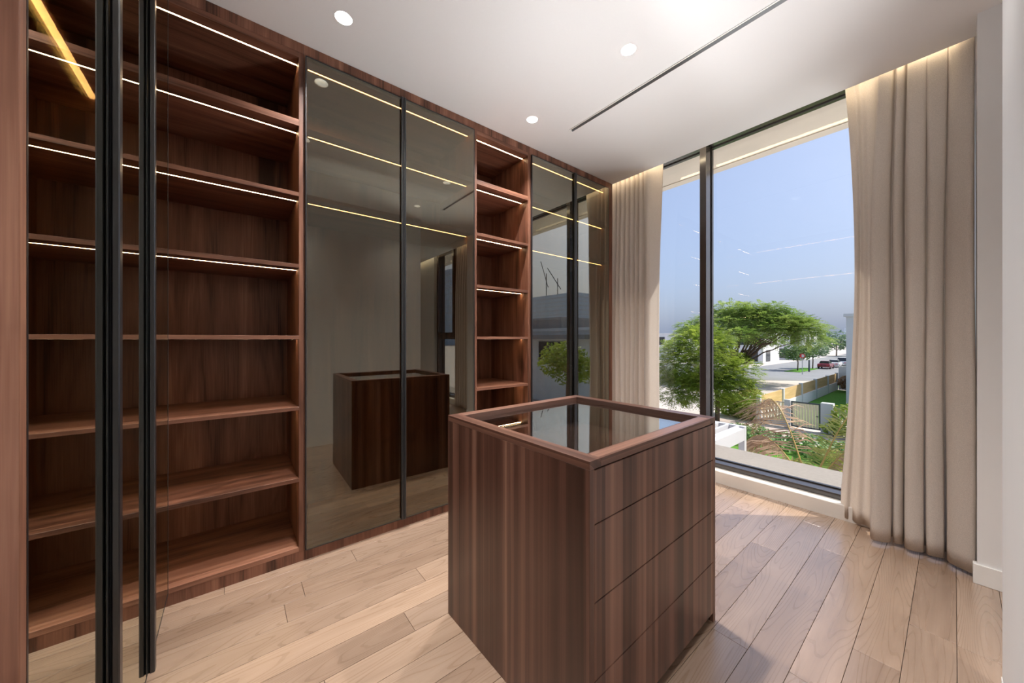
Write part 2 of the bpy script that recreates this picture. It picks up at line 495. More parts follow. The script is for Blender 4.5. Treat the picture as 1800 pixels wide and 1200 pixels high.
# ceiling with round openings for the downlights and a slot for the diffuser
DL = [(-2.051, 0.467), (-1.205, 0.485), (-0.36, 0.48), (-2.071, 1.848), (-1.214, 1.855), (-0.36, 1.88)]
DL_ADDED = [(-0.40, -1.5), (1.2, 1.2), (2.3, 1.2)]  # unseen downlights added to light the hall and side room
SLOT = (-1.99, -0.44, 2.178, 2.222)
cm = MB()
def ceil_rect(x0, x1, y0, y1):
    if x1 - x0 > 1e-6 and y1 - y0 > 1e-6:
        cm.add([(x0, y0, H), (x0, y1, H), (x1, y1, H), (x1, y0, H)], [(0, 1, 2, 3)])
def ceil_hole(cx, cyy, s, r, seg=32):
    vs, fs = [], []
    for k in range(seg):
        a = 2 * math.pi * (k + 0.5) / seg
        ca, sa = math.cos(a), math.sin(a)
        q = s / max(abs(ca), abs(sa))
        vs.append((cx + ca * q, cyy + sa * q, H)); vs.append((cx + ca * r, cyy + sa * r, H))
    for k in range(seg):
        k2 = (k + 1) % seg
        fs.append((2 * k, 2 * k + 1, 2 * k2 + 1, 2 * k2))
    n = len(cm.v); cm.add(vs, fs)
    # the square's corners
    for sx, sy in ((1, 1), (-1, 1), (-1, -1), (1, -1)):
        cand = [i for i in range(seg) if (vs[2 * i][0] - cx) * sx > 0 and (vs[2 * i][1] - cyy) * sy > 0]
        cand.sort(key=lambda i: abs(abs(vs[2 * i][0] - cx) - abs(vs[2 * i][1] - cyy)))
        i, j = cand[0], cand[1]
        m = len(cm.v); cm.v.append((cx + sx * s, cyy + sy * s, H))
        cm.f.append((n + 2 * i, n + 2 * j, m))
HS, HR = 0.08, 0.043
holes = DL + DL_ADDED
ys = sorted({-2.7, YP, SLOT[2], SLOT[3]} | {c[1] - HS for c in holes} | {c[1] + HS for c in holes})
# clean row bands (holes in a row share one band)
bands = [(-2.7, -1.58), (-1.58, -1.42), (-1.42, 0.38), (0.38, 0.58), (0.58, 1.1), (1.1, 1.3), (1.3, 1.76), (1.76, 1.96), (1.96, SLOT[2]), (SLOT[2], SLOT[3]), (SLOT[3], YP)]
for (a, b) in bands:
    row = sorted([c for c in holes if a < c[1] < b])
    if abs(a - SLOT[2]) < 1e-6:
        ceil_rect(-3.1, SLOT[0], a, b); ceil_rect(SLOT[1], 3.35, a, b); continue
    x = -3.1
    for (hx, hy) in row:
        ceil_rect(x, hx - HS, a, b)
        ceil_rect(hx - HS, hx + HS, a, hy - HS); ceil_rect(hx - HS, hx + HS, hy + HS, b)
        ceil_hole(hx, hy, HS, HR)
        x = hx + HS
    ceil_rect(x, 3.35, a, b)
cm.box(-3.1, 3.35, -2.7, YP, H + 0.115, H + 0.25)          # slab above
cm.box(-3.1, 3.35, YP - 0.02, YP - 0.0002, H + 0.0006, H + 0.2)               # lip of the curtain pocket
cm.box(-3.1, 3.35, YP, 3.70, 3.20, H + 0.25)                # pocket lid
ceiling = struct('ceiling', cm, 'ceiling')

struct('wall_left', bx(-3.1, -2.98, -2.7, 3.7, -0.05, 3.2), 'wall')
struct('wall_back', bx(-2.98, -0.95, -0.98, -0.88, -0.01, H + 0.1), 'wall')
struct('wall_hall_left', bx(-0.95, -0.86, -2.7, -0.87, -0.01, H + 0.1), 'wall')
struct('wall_hall_end', bx(-0.95, 0.3, -2.75, -2.65, -0.01, H + 0.1), 'wall')
struct('wall_right', bx(XR, XR + 0.11, -2.66, YR, -0.01, H + 0.1), 'wall')
struct('wall_side_room_back', bx(XR + 0.1, 3.35, 0.2, 0.3, -0.01, H + 0.1), 'wall')
struct('wall_side_room_right', bx(3.25, 3.4, 0.2, 3.7, -0.01, H + 0.1), 'wall')
struct('wall_front_pillar', bx(0.076, 0.42, 3.105, 3.70, -0.01, 3.2), 'wall')
struct('wall_front_right', bx(2.38, 3.3, 3.45, 3.70, -0.01, 3.2), 'wall')
def board(x0, x1, y0, y1): return bx(x0, x1, y0, y1, 0.0, 0.105)
struct('baseboard_pillar', board(0.062, 0.43, 3.093, 3.1055), 'trim', bevel=0.002)
struct('baseboard_pillar_side', board(0.062, 0.0765, 3.1055, 3.135), 'trim', bevel=0.002)
struct('baseboard_right', board(XR - 0.0025, XR + 0.001, -0.6, YR), 'trim')
struct('trim_1', bx(-2.98, 0.0765, 3.43, YG + 0.06, -0.012, 0.108), 'curb', bevel=0.004)       # curb under the window
struct('trim_2', bx(0.41, 2.39, 3.43, YG + 0.06, -0.012, 0.108), 'curb', bevel=0.004)

# windows
def window(name, x0, x1, mullions, transom=None):
    e = empty(name, ((x0 + x1) / 2, YG, 0.108)); e['kind'] = 'structure'
    B = e.location
    yf = 3.52
    bx(x0, x1, yf, YG + 0.05, 0.108, 0.150).build('bottom_rail', 'alu_dark', e, bevel=0.002, base=B)
    bx(x0, x1, yf, YG + 0.05, 3.153, 3.2).build('top_rail', 'alu_dark', e, bevel=0.002, base=B)
    bx(x0, x0 + 0.05, yf, YG + 0.05, 0.15, 3.153).build('jamb', 'alu_dark', e, bevel=0.002, base=B)
    bx(x1 - 0.05, x1, yf, YG + 0.05, 0.15, 3.153).build('jamb', 'alu_dark', e, bevel=0.002, base=B)
    xs = [x0 + 0.05]
    for m in mullions:
        bx(m - 0.029, m + 0.029, yf, YG + 0.05, 0.15, 3.153).build('mullion', 'alu_dark', e, bevel=0.002, base=B)
        xs += [m - 0.029, m + 0.029]
    xs.append(x1 - 0.05)
    for i in range(0, len(xs), 2):
        bx(xs[i] - 0.004, xs[i + 1] + 0.004, YG, YG + 0.008, 0.146, 3.157).build('glass_pane', 'clear_glass', e, base=B)
        g = MB()
        for (a, b) in ((xs[i], xs[i] + 0.008), (xs[i + 1] - 0.008, xs[i + 1])):
            g.box(a, b, YG - 0.012, YG - 0.001, 0.15, 3.153)
        g.box(xs[i], xs[i + 1], YG - 0.012, YG - 0.001, 0.15, 0.158); g.box(xs[i], xs[i + 1], YG - 0.012, YG - 0.001, 3.145, 3.153)
        g.build('gasket', 'slot', e, base=B)
    return e, B
w1, _ = window('window_1', -2.98, 0.076, [-1.496])
w2, B2 = window('window_2', 0.42, 2.38, [1.55])
bx(1.579, 2.33, 3.50, YG + 0.02, 1.30, 1.38).build('transom', 'alu_dark', w2, bevel=0.002, base=B2)
sash = MB()
for a in ((1.58, 1.64, 1.38, 3.13), (2.27, 2.33, 1.38, 3.13)): sash.box(a[0], a[1], 3.49, 3.53, a[2], a[3])
sash.box(1.64, 2.27, 3.49, 3.53, 1.38, 1.44); sash.box(1.64, 2.27, 3.49, 3.53, 3.07, 3.13)
sash.build('casement_sash', 'alu_dark', w2, bevel=0.002, base=B2)
MB().box(1.93, 1.96, 3.455, 3.49, 1.40, 1.43).box(1.93, 2.07, 3.445, 3.465, 1.405, 1.425).build('window_handle', 'black_metal', w2, bevel=0.002, base=B2)

# ledge and soffit outside
struct('trim_3', bx(-7.0, 6.0, YG + 0.052, 4.318, -0.45, 0.1), 'concrete', bevel=0.01)
sf = bx(-7.0, 6.0, YG + 0.052, 4.34, 3.2, 3.75)
struct('trim_4', sf, 'soffit', bevel=0.006)
struct('trim_5', bx(-7.0, 6.0, 4.20, 4.21, 3.192, 3.201), 'soffit')

# ------------------------------------------------------------------ downlights, diffuser, light strips
def downlight(name, cx, cyy, label=None, group=None, dim=1.0):
    e = empty(name, (cx, cyy, H))
    tag(e, label, 'light', group)
    MB().lathe([(0.0425, -0.0005), (0.041, 0.001), (0.036, 0.045), (0.033, 0.07), (0.0, 0.07)], seg=28).build('reflector_cup', 'lamp_white', e, smooth=True)
    MB().lathe([(0.0, 0.038), (0.020, 0.040), (0.026, 0.047), (0.026, 0.069)], seg=24).build('lens', 'lens', e, smooth=True)
    ld = bpy.data.lights.new('downlight_bulb', 'AREA'); ld.shape = 'DISK'; ld.size = 0.05
    ld.energy = LAMP_W * dim; ld.color = (1.0, 0.95, 0.91); ld.spread = math.radians(105)
    lo = bpy.data.objects.new('downlight_bulb', ld); lo.location = (0, 0, 0.034); link(lo, e)
    return e
downlight('downlight', *DL[0], 'round recessed white downlight nearest the camera, above the open shelves', 'recessed ceiling downlights')
downlight('downlight', *DL[1], 'recessed downlight overhead in front of the island, out of the frame', 'recessed ceiling downlights')
downlight('downlight', *DL[2], 'recessed downlight overhead beside the near right wall, out of the frame', 'recessed ceiling downlights', 0.25)
downlight('downlight', *DL[3], 'small round recessed downlight between the shelf column and the ceiling slot end', 'recessed ceiling downlights')
downlight('downlight', *DL[4], 'round recessed white downlight above the island, left of the ceiling slot', 'recessed ceiling downlights')
downlight('downlight', *DL[5], 'recessed downlight close to the right end of the ceiling slot', 'recessed ceiling downlights', 0.25)
downlight('downlight', *DL_ADDED[0], 'added unseen downlight in the hall behind the camera', 'recessed ceiling downlights')
downlight('downlight', *DL_ADDED[1], 'added unseen downlight in the side room, near its partition', 'recessed ceiling downlights')
downlight('downlight', *DL_ADDED[2], 'added unseen downlight in the side room, near its far wall', 'recessed ceiling downlights')

sd = empty('slot_diffuser', ((SLOT[0] + SLOT[1]) / 2, (SLOT[2] + SLOT[3]) / 2, H))
tag(sd, 'long narrow black linear air slot running across the white ceiling', 'vent')
SB = sd.location
fr = MB()
fr.box(SLOT[0], SLOT[0] + 0.004, SLOT[2], SLOT[3], H - 0.001, H + 0.03)
fr.box(SLOT[1] - 0.004, SLOT[1], SLOT[2], SLOT[3], H - 0.001, H + 0.03)
fr.box(SLOT[0] + 0.004, SLOT[1] - 0.004, SLOT[3] - 0.002, SLOT[3], H - 0.001, H + 0.03)
fr.build('frame', 'lamp_white', sd, base=SB)
bx(SLOT[0] + 0.004, SLOT[1] - 0.004, SLOT[2] + 0.003, SLOT[2] + 0.012, H - 0.001, H + 0.004).build('blade', 'lamp_white', sd, base=SB)
ya, yb = SLOT[3] - 0.015, SLOT[3] - 0.002
sl = MB(); x0, x1 = SLOT[0] + 0.004, SLOT[1] - 0.004
sl.add([(x0, ya, H + 0.024), (x1, ya, H + 0.024), (x1, yb, H), (x0, yb, H), (x0, ya + 0.002, H + 0.026), (x1, ya + 0.002, H + 0.026), (x1, yb, H + 0.003), (x0, yb, H + 0.003)],
       [(0, 1, 2, 3), (7, 6, 5, 4), (1, 0, 4, 5), (3, 2, 6, 7), (0, 3, 7, 4), (2, 1, 5, 6)])
sl.build('blade', 'sign_grey', sd, base=SB)
MB().box(SLOT[0], SLOT[1], SLOT[2], SLOT[3], H + 0.05, H + 0.06).box(SLOT[0], SLOT[1], SLOT[2] - 0.004, SLOT[2], H + 0.001, H + 0.06).box(SLOT[0], SLOT[1], SLOT[3], SLOT[3] + 0.004, H + 0.001, H + 0.06).build('plenum', 'slot', sd, base=SB)

ps = bx(-2.97, 0.07, YP + 0.002, YP + 0.014, 3.10, 3.112).build('light_strip', 'led_pocket', base=(-1.4, YP + 0.008, 3.106))
tag(ps, 'warm light strip hidden in the ceiling pocket above the curtains', 'light')
ps2 = bx(0.43, 3.2, YP + 0.002, YP + 0.014, 3.10, 3.112).build('light_strip', 'led_pocket', base=(1.8, YP + 0.008, 3.106))
tag(ps2, 'warm light strip in the side room ceiling pocket', 'light')

# ------------------------------------------------------------------ wardrobes
XB = -2.95            # back of the carcass
SHELF = [(2.544, 2.581), (2.133, 2.156), (1.715, 1.738), (1.2993, 1.3205), (0.885, 0.905), (0.467, 0.490)]
def shelf_with_led(e, B, y0, y1, z0, z1, led=True):
    s = bx(XB, XF, y0, y1, z0, z1).build('shelf', 'ward_y', e, bevel=0.0008, base=B)
    if led:
        bx(-2.476, -2.468, y0 + 0.002, y1 - 0.002, z0 - 0.00004, z0 + 0.002).build('led_strip', 'led', s, base=B)
    return s

def carcass(name, label, cat, group, y0, y1, pl, pr, levels, doors=None, wl=True):
    """y0..y1 outer span; pl, pr side panel thickness"""
    e = empty(name, ((XB + XF) / 2, (y0 + y1) / 2, 0))
    tag(e, label, cat, group)
    B = e.location
    if pl: bx(XB, XF, y0, y0 + pl, 0.06, 2.975).build('side_panel', 'ward_z', e, bevel=0.0008, base=B)
    if pr: bx(XB, XF, y1 - pr, y1, 0.06, 2.975).build('side_panel', 'ward_z', e, bevel=0.0008, base=B)
    bx(XB - 0.018, XB, y0, y1, 0.06, 2.975).build('back_panel', 'ward_z', e, base=B)
    a, b = y0 + pl, y1 - pr
    t = bx(XB, XF - 0.001, a, b, 2.943, 2.975).build('top_panel', 'ward_y', e, bevel=0.0008, base=B)
    bx(-2.457, -2.449, a + 0.002, b - 0.002, 2.9427, 2.945).build('led_strip', 'led', t, base=B)
    bx(XB, XF, a, b, 0.06, 0.085).build('bottom_panel', 'ward_y', e, bevel=0.0008, base=B)
    bx(XF - 0.02, XF - 0.001, y0, y1, 0.0, 0.06).build('plinth', 'ward_z', e, base=B)
    bx(XF - 0.02, XF, y0, y1, 2.975, H - 0.002).build('fascia', 'ward_z', e, base=B)
    for i in levels: shelf_with_led(e, B, a, b, *SHELF[i])
    return e, B

def glass_door(e, B, axis, a0, a1, z0, z1, front, hinge, hw=0.015):
    """thin dark edge frame (part) with tinted pane and handle profile as sub-parts"""
    th, fw = 0.020, 0.005
    def P(mb, u0, u1, d0, d1, za, zb):
        if axis == 'y': mb.box(front + d0, front + d1, u0, u1, za, zb)
        else: mb.box(u0, u1, front + d0, front + d1, za, zb)
        return mb
    fr = MB()
    P(fr, a0, a0 + fw, -th, 0, z0, z1); P(fr, a1 - fw, a1, -th, 0, z0, z1)
    P(fr, a0 + fw, a1 - fw, -th, 0, z0, z0 + fw); P(fr, a0 + fw, a1 - fw, -th, 0, z1 - fw, z1)
    d = fr.build('door', 'black_metal', e, base=B)
    P(MB(), a0 + fw, a1 - fw, -0.006, -0.001, z0 + fw, z1 - fw).build('glass_pane', 'bronze_glass', d, base=B)
    if hinge is not None:
        h0, h1 = (a1 - hw, a1) if hinge == 'low' else (a0, a0 + hw)
        hm = MB()
        P(hm, h0 + 0.003, h1 - 0.003, 0.0, 0.005, z0 + 0.004, z1 - 0.004)
        P(hm, h0, h1, 0.005, 0.020, z0 + 0.004, z1 - 0.004)
        hm.build('handle_profile', 'black_metal', d, bevel=0.003, base=B)
    return d

carcass('open_shelf_unit', 'wide open walnut shelf unit with lit shelves, left of the island mirroring doors', 'shelving', 'wall of wardrobe units', -0.86, 0.325, 0.023, 0.025, range(6))
eB, bB = carcass('glass_door_wardrobe', 'tinted glass wardrobe with two doors mirroring the island', 'wardrobe', 'wall of wardrobe units', 0.326, 1.508, 0.02, 0.02, (0, 1))
carcass('open_shelf_unit', 'narrow open walnut shelf column between the two glass door wardrobes', 'shelving', 'wall of wardrobe units', 1.5085, 2.094, 0.019, 0.023, range(6))
eD, bD = carcass('glass_door_wardrobe', 'tinted glass wardrobe with two doors mirroring the window, beside the left curtain', 'wardrobe', 'wall of wardrobe units', 2.0945, 3.317, 0.02, 0.066, (0, 1))
DF = -2.356
glass_door(eB, bB, 'y', 0.331, 0.913, 0.064, 2.958, DF, 'low')
glass_door(eB, bB, 'y', 0.915, 1.494, 0.064, 2.958, DF, 'high')
glass_door(eD, bD, 'y', 2.102, 2.667, 0.064, 2.958, DF, 'low')
glass_door(eD, bD, 'y', 2.669, 3.232, 0.064, 2.958, DF, 'high')

# corner unit with its fronts facing the window
YL = -0.247
ec = empty('corner_glass_wardrobe', (-1.6, -0.55, 0))
tag(ec, 'dark glass fronted corner wardrobe at the left edge, mirroring the open shelves', 'wardrobe', 'wall of wardrobe units')
Bc = ec.location
bx(-0.877, -0.855, -0.86, YL + 0.001, 0.0, H - 0.002).build('side_panel', 'ward_z', ec, bevel=0.001, base=Bc)
bx(-2.374, -2.356, -0.86, YL - 0.024, 0.0, 2.975).build('side_panel', 'ward_z', ec, base=Bc)
bx(-2.356, -0.877, -0.878, -0.86, 0.06, 2.975).build('back_panel', 'ward_z', ec, base=Bc)
tp = bx(-2.356, -0.877, -0.86, YL - 0.024, 2.943, 2.975).build('top_panel', 'ward_x', ec, base=Bc)
bx(-2.354, -0.88, -0.492, -0.472, 2.939, 2.945).build('led_strip', 'led', tp, base=Bc)
bx(-2.374, -0.877, YL - 0.04, YL - 0.021, 2.975, H - 0.002).build('fascia', 'ward_x', ec, base=Bc)
bx(-2.356, -0.877, -0.86, YL - 0.024, 0.06, 0.085).build('bottom_panel', 'ward_x', ec, base=Bc)
bx(-2.356, -0.877, YL - 0.08, YL - 0.06, 0.0, 0.06).build('plinth', 'ward_x', ec, base=Bc)
hs = bx(-2.356, -0.877, -0.86, YL - 0.03, 2.36, 2.382).build('shelf', 'ward_x', ec, base=Bc)
bx(-2.354, -0.88, -0.493, -0.471, 2.355, 2.361).build('led_strip', 'led', hs, base=Bc)
for z in (0.62, 1.276, 1.94, 2.61):
    MB().box(-2.356, -2.349, -0.42, -0.35, z - 0.012, z + 0.012).box(-2.349, -2.335, -0.36, YL - 0.022, z - 0.008, z + 0.008).build('hinge', 'brass', ec, bevel=0.001, base=Bc)
glass_door(ec, Bc, 'x', -1.325, -0.882, 0.062, 2.96, YL, None)
glass_door(ec, Bc, 'x', -1.840, -1.327, 0.062, 2.96, YL, 'low', 0.03)
glass_door(ec, Bc, 'x', -2.374, -1.842, 0.062, 2.96, YL, 'low', 0.03)

# ------------------------------------------------------------------ island
IW, ID, IH = 0.829, 0.929, 0.9405
isl = empty('island_dresser', (-0.6644, 0.8191, 0), 0.0251)
tag(isl, 'walnut island with glass display top and four drawers on the oak floor', 'island')
T = 0.022
TOPZ = 0.9137
bx(-IW, 0, 0, T, 0, TOPZ).build('side_panel', 'isl_z', isl, bevel=0.0008)
bx(-IW, 0, ID - T, ID, 0, TOPZ).build('side_panel', 'isl_z', isl, bevel=0.0008)
bx(-IW, -IW + T, T, ID - T, 0, TOPZ).build('back_panel', 'isl_z', isl, bevel=0.0008)
FW = 0.054
tf = empty('top_frame', (0, 0, 0)); tf.parent = isl
bx(-IW, 0, 0, FW, TOPZ, IH).build('frame_rail', 'isl_x', tf, bevel=0.001)
bx(-IW, 0, ID - FW, ID, TOPZ, IH).build('frame_rail', 'isl_x', tf, bevel=0.001)
bx(-FW, 0, FW, ID - FW, TOPZ, IH).build('frame_rail', 'isl_y', tf, bevel=0.001)
bx(-IW, -IW + FW, FW, ID - FW, TOPZ, IH).build('frame_rail', 'isl_y', tf, bevel=0.001)
bx(-IW + FW - 0.006, -FW + 0.006, FW - 0.006, ID - FW + 0.006, IH - 0.0265, IH - 0.0205).build('glass_top', 'island_glass', isl)
tray = MB().box(-IW + T, -T, T, ID - T, 0.775, 0.787)
tray.box(-IW + 0.045, -IW + 0.053, FW - 0.008, ID - FW + 0.008, 0.787, TOPZ - 0.001)
tray.box(-0.053, -0.045, FW - 0.008, ID - FW + 0.008, 0.787, TOPZ - 0.001)
tray.box(-IW + 0.053, -0.053, FW - 0.008, FW - 0.001, 0.787, TOPZ - 0.001)
tray.box(-IW + 0.053, -0.053, ID - FW + 0.001, ID - FW + 0.008, 0.787, TOPZ - 0.001)
tray.build('display_tray', 'isl_x', isl)
zs = [0.9105, 0.746, 0.512, 0.277, 0.042]
for i in range(4):
    g = 0.0016
    dm = MB().box(-0.021, -0.001, T + 0.0015, ID - T - 0.0015, zs[i + 1] + g, zs[i] - g)
    d = dm.build('drawer', 'isl_z', isl, bevel=0.0012)
bx(-0.040, -0.024, T, ID - T, 0.042, TOPZ).build('inner_front', 'slot', isl)
bx(-0.075, -0.057, T, ID - T, 0, 0.044).build('plinth', 'isl_y', isl)

# ------------------------------------------------------------------ curtains
def spline(pts, n):
    pts = [np.array(p, float) for p in pts]
    out = []
    P = [2 * pts[0] - pts[1]] + pts + [2 * pts[-1] - pts[-2]]
    for i in range(1, len(P) - 2):
        for k in range(n):
            t = k / n
            a, b, c, d = P[i - 1], P[i], P[i + 1], P[i + 2]
            out.append(0.5 * ((2 * b) + (c - a) * t + (2 * a - 5 * b + 4 * c - d) * t * t + (3 * b - a - 3 * c + d) * t ** 3))
    out.append(P[-2])
    return np.array(out)

def curtain(name, label, top, bottom, z0=0.022, z1=3.17, n=5, rows=36, wob=0.006, seed=1, edge=0.0, group='linen curtains at the windows'):
    assert len(top) == len(bottom)
    A, Bm = spline(top, n), spline(bottom, n)
    r = np.random.default_rng(seed)
    ph = r.uniform(0, 6.28, 4)
    mb = MB(); W = len(A)
    cx, cyy = Bm[:, 0].mean(), Bm[:, 1].mean()
    for j in range(rows + 1):
        t = j / rows
        z = z1 + (z0 - z1) * t
        s = min(1.0, (t / 0.42)) ** 0.8
        s = s * s * (3 - 2 * s)
        q = A * (1 - s) + Bm * s
        u = np.linspace(0, 1, W)
        dx = wob * np.sin(u * 9 + ph[0] + t * 5.0) * math.sin(t * 3.1) + edge * math.sin(math.pi * min(1, t * 1.05)) * np.clip(1 - u / 0.2, 0, 1)
        dy = wob * np.sin(u * 13 + ph[1] + t * 4.0) * math.sin(t * 3.1)
        for i in range(W):
            mb.v.append((q[i, 0] + dx[i] - cx, q[i, 1] + dy[i] - cyy, z))
    for j in range(rows):
        for i in range(W - 1):
            a = j * W + i
            mb.f.append((a, a + 1, a + W + 1, a + W))
    e = empty(name, (cx, cyy, 0)); tag(e, label, 'curtain', group)
    o = mb.build('drape', 'linen', e, smooth=True)
    sm = o.modifiers.new('solid', 'SOLIDIFY'); sm.thickness = 0.0025; sm.offset = 0
    bx(min(A[:, 0].min(), Bm[:, 0].min()) - cx + 0.02, A[:, 0].max() - cx - 0.02, 3.395 - cyy, 3.42 - cyy, 3.165, 3.199).build('curtain_rail', 'white_paint', e)
    return e

# right curtain: broad soft folds standing forward of the ceiling edge lower down
rb = [(-0.512, 3.465), (-0.480, 3.425), (-0.455, 3.440), (-0.420, 3.395), (-0.385, 3.405), (-0.352, 3.360), (-0.338, 3.235), (-0.318, 3.192), (-0.262, 3.222), (-0.250, 3.262), (-0.254, 3.335),
      (-0.243, 3.338), (-0.240, 3.262), (-0.222, 3.248), (-0.200, 3.272), (-0.200, 3.345), (-0.188, 3.345), (-0.190, 3.250), (-0.172, 3.216), (-0.125, 3.228), (-0.113, 3.262), (-0.118, 3.350),
      (-0.104, 3.350), (-0.104, 3.255), (-0.090, 3.226), (-0.050, 3.238), (-0.036, 3.262), (-0.040, 3.345), (-0.022, 3.345), (-0.026, 3.250), (-0.010, 3.205), (0.030, 3.175), (0.064, 3.160), (0.073, 3.20), (0.070, 3.30)]
def lift(p, k):
    x, y = p
    return (x * 0.985 + 0.004 + 0.010 * math.sin(k * 1.3), 3.415 + (y - 3.31) * 0.42)
rt = [lift(p, k) for k, p in enumerate(rb)]
rt[0] = (-0.490, 3.425)
rt = [(min(x, 0.072), y) for x, y in rt]
rt[-4:] = [(0.030, 3.355), (0.062, 3.35), (0.073, 3.365), (0.071, 3.41)]
curtain('curtain', 'long beige linen curtain hanging at the right of the window, beside the pillar', rt, rb, seed=3, edge=0.07)
# left curtain: narrow folds, leading edge swept into the sun
lb, lt = [], []
rf = np.random.default_rng(12)
xs = [-2.505, -2.445, -2.385, -2.335, -2.265, -2.215, -2.150, -2.105]
ws = [0.052, 0.052, 0.042, 0.062, 0.042, 0.056, 0.038, 0.050]
for k, (x, w) in enumerate(zip(xs, ws)):
    d = 0.035 + 0.02 * rf.random()
    lb += [(x, 3.43), (x + 0.15 * w, 3.395), (x + 0.45 * w, 3.415 - d), (x + 0.82 * w, 3.40), (x + w, 3.435)]
    lt += [(x + 0.006, 3.43), (x + 0.2 * w, 3.405), (x + 0.5 * w, 3.42 - 0.6 * d), (x + 0.8 * w, 3.405), (x + w, 3.43)]
lb += [(-2.035, 3.40), (-1.995, 3.36), (-1.968, 3.375), (-1.952, 3.42), (-1.938, 3.47), (-1.925, 3.505)]
lt += [(-2.035, 3.39), (-1.995, 3.37), (-1.955, 3.385), (-1.92, 3.42), (-1.885, 3.44), (-1.855, 3.455)]
curtain('curtain', 'pale beige linen curtain left of the window, its edge in the sun', lt, lb, seed=5, wob=0.008)
sb, st = [], []
for k, x in enumerate(np.linspace(0.46, 1.20, 10)):
    sb += [(x, 3.40), (x + 0.02, 3.34), (x + 0.05, 3.34), (x + 0.062, 3.41)]
    st += [(x, 3.42), (x + 0.02, 3.38), (x + 0.05, 3.385), (x + 0.062, 3.425)]
curtain('curtain', 'linen curtain at the side room window, seen only mirrored in the glass doors', st, sb, seed=8)

# ------------------------------------------------------------------ outdoors : ground
GZ = -4.3
def slab(name, pts, z0, z1, mat): 
    c = np.mean(np.array(pts), axis=0)
    return struct(name, MB().prism(pts, z0, z1), mat, base=(float(c[0]), float(c[1]), z1))
slab('ground', [(-900, 4.6), (900, 4.6), (900, 1600), (-900, 1600)], GZ - 0.3, GZ - 0.05, 'paving')
slab('road', [(-160, 55), (-18.5, 54.9), (-12.4, 61.0), (-9.2, 66), (-9.2, 260), (-25, 260), (-25, 81), (-160, 81)], GZ - 0.06, GZ - 0.02, 'asphalt')
slab('lawn', [(-8.4, 14.0), (9, 14.0), (9, 23.2), (-8.4, 24.0)], GZ - 0.06, GZ + 0.0, 'grass')
slab('path', [(-11.5, 25.0), (12, 24.2), (12, 26.2), (-11.5, 27.0)], GZ - 0.06, GZ + 0.01, 'path')
slab('lawn', [(-8.0, 29), (-4.9, 29), (-4.9, 52.3), (-8.0, 52.3)], GZ - 0.06, GZ + 0.01, 'grass')
slab('verge', [(-18.4, 75), (-16.2, 75), (-15.9, 87), (-18.4, 87)], GZ - 0.04, GZ + 0.05, 'grass')
slab('verge', [(-19.2, 50), (-15.9, 50.6), (-15.7, 52.4), (-19.2, 53.0)], GZ - 0.04, GZ + 0.05, 'grass')
slab('verge', [(-9.9, 33), (-8.4, 33), (-8.4, 60), (-9.9, 60)], GZ - 0.04, GZ + 0.05, 'grass')

# ------------------------------------------------------------------ outdoors : foliage
def sprays(mb_v, mb_f, pts, dirs, length, width, leaflets, droop, r):
    """pinnate sprays: pairs of narrow leaflets along a stalk, all in one mesh"""
    for p, d in zip(pts, dirs):
        d = d / (np.linalg.norm(d) + 1e-9)
        side = np.cross(d, (0, 0, 1.0)); nrm = np.linalg.norm(side)
        side = side / nrm if nrm > 1e-3 else np.array((1.0, 0, 0))
        L = length * r.uniform(0.7, 1.25)
        for k in range(leaflets):
            t = (k + 0.6) / leaflets
            c = p + d * L * t + np.array((0, 0, -droop * t * t * L))
            w = width * (1 - 0.5 * abs(2 * t - 1)) * r.uniform(0.8, 1.2)
            for s in (-1, 1):
                tip = c + side * s * w + d * w * 0.55 + np.array((0, 0, -0.25 * w + r.normal(0, 0.12) * w))
                m = (c + tip) / 2
                h = d * w * 0.26
                n = len(mb_v)
                mb_v += [tuple(c), tuple(m - h + (0, 0, 0.06 * w)), tuple(tip), tuple(m + h)]
                mb_f.append((n, n + 1, n + 2, n + 3))

def leaf_blobs(mb, blobs, n, size, r, shell=0.55):
    """small leaf quads scattered over overlapping ellipsoids"""
    vol = np.array([b[3] * b[4] * b[5] for b in blobs]) ** 0.67
    cnt = r.multinomial(n, vol / vol.sum())
    for b, k in zip(blobs, cnt):
        v = r.normal(size=(k, 3)); v /= np.linalg.norm(v, axis=1)[:, None]
        rad = shell + (1 - shell) * r.random(k) ** 0.6
        p = v * rad[:, None] * np.array(b[3:6]) + np.array(b[:3])
        a = r.normal(size=(k, 3)); a[:, 2] *= 0.5; a /= np.linalg.norm(a, axis=1)[:, None]
        c = np.cross(a, v + r.normal(0, 0.5, (k, 3))); c /= (np.linalg.norm(c, axis=1)[:, None] + 1e-9)
        s = size * r.uniform(0.6, 1.3, k)[:, None]
        n0 = len(mb.v)
        q = np.stack([p - a * s, p + c * s * 0.5, p + a * s, p - c * s * 0.5], axis=1).reshape(-1, 3)
        mb.v += [tuple(x) for x in q]
        mb.f += [(n0 + 4 * i, n0 + 4 * i + 1, n0 + 4 * i + 2, n0 + 4 * i + 3) for i in range(k)]

def limb(mb, p0, p1, r0, r1, sag=0.0, r=None, n=5):
    p0, p1 = np.array(p0, float), np.array(p1, float)
    pts = []
    for k in range(n + 1):
        t = k / n
        q = p0 * (1 - t) + p1 * t
        q = q + np.array((0, 0, sag * 4 * t * (1 - t)))
        if r is not None and 0 < k < n: q = q + r.normal(0, 0.025 * np.linalg.norm(p1 - p0), 3)
        pts.append(q)
    mb.tube(pts, list(np.linspace(r0, r1, n + 1)), 7)
    return pts[-1]

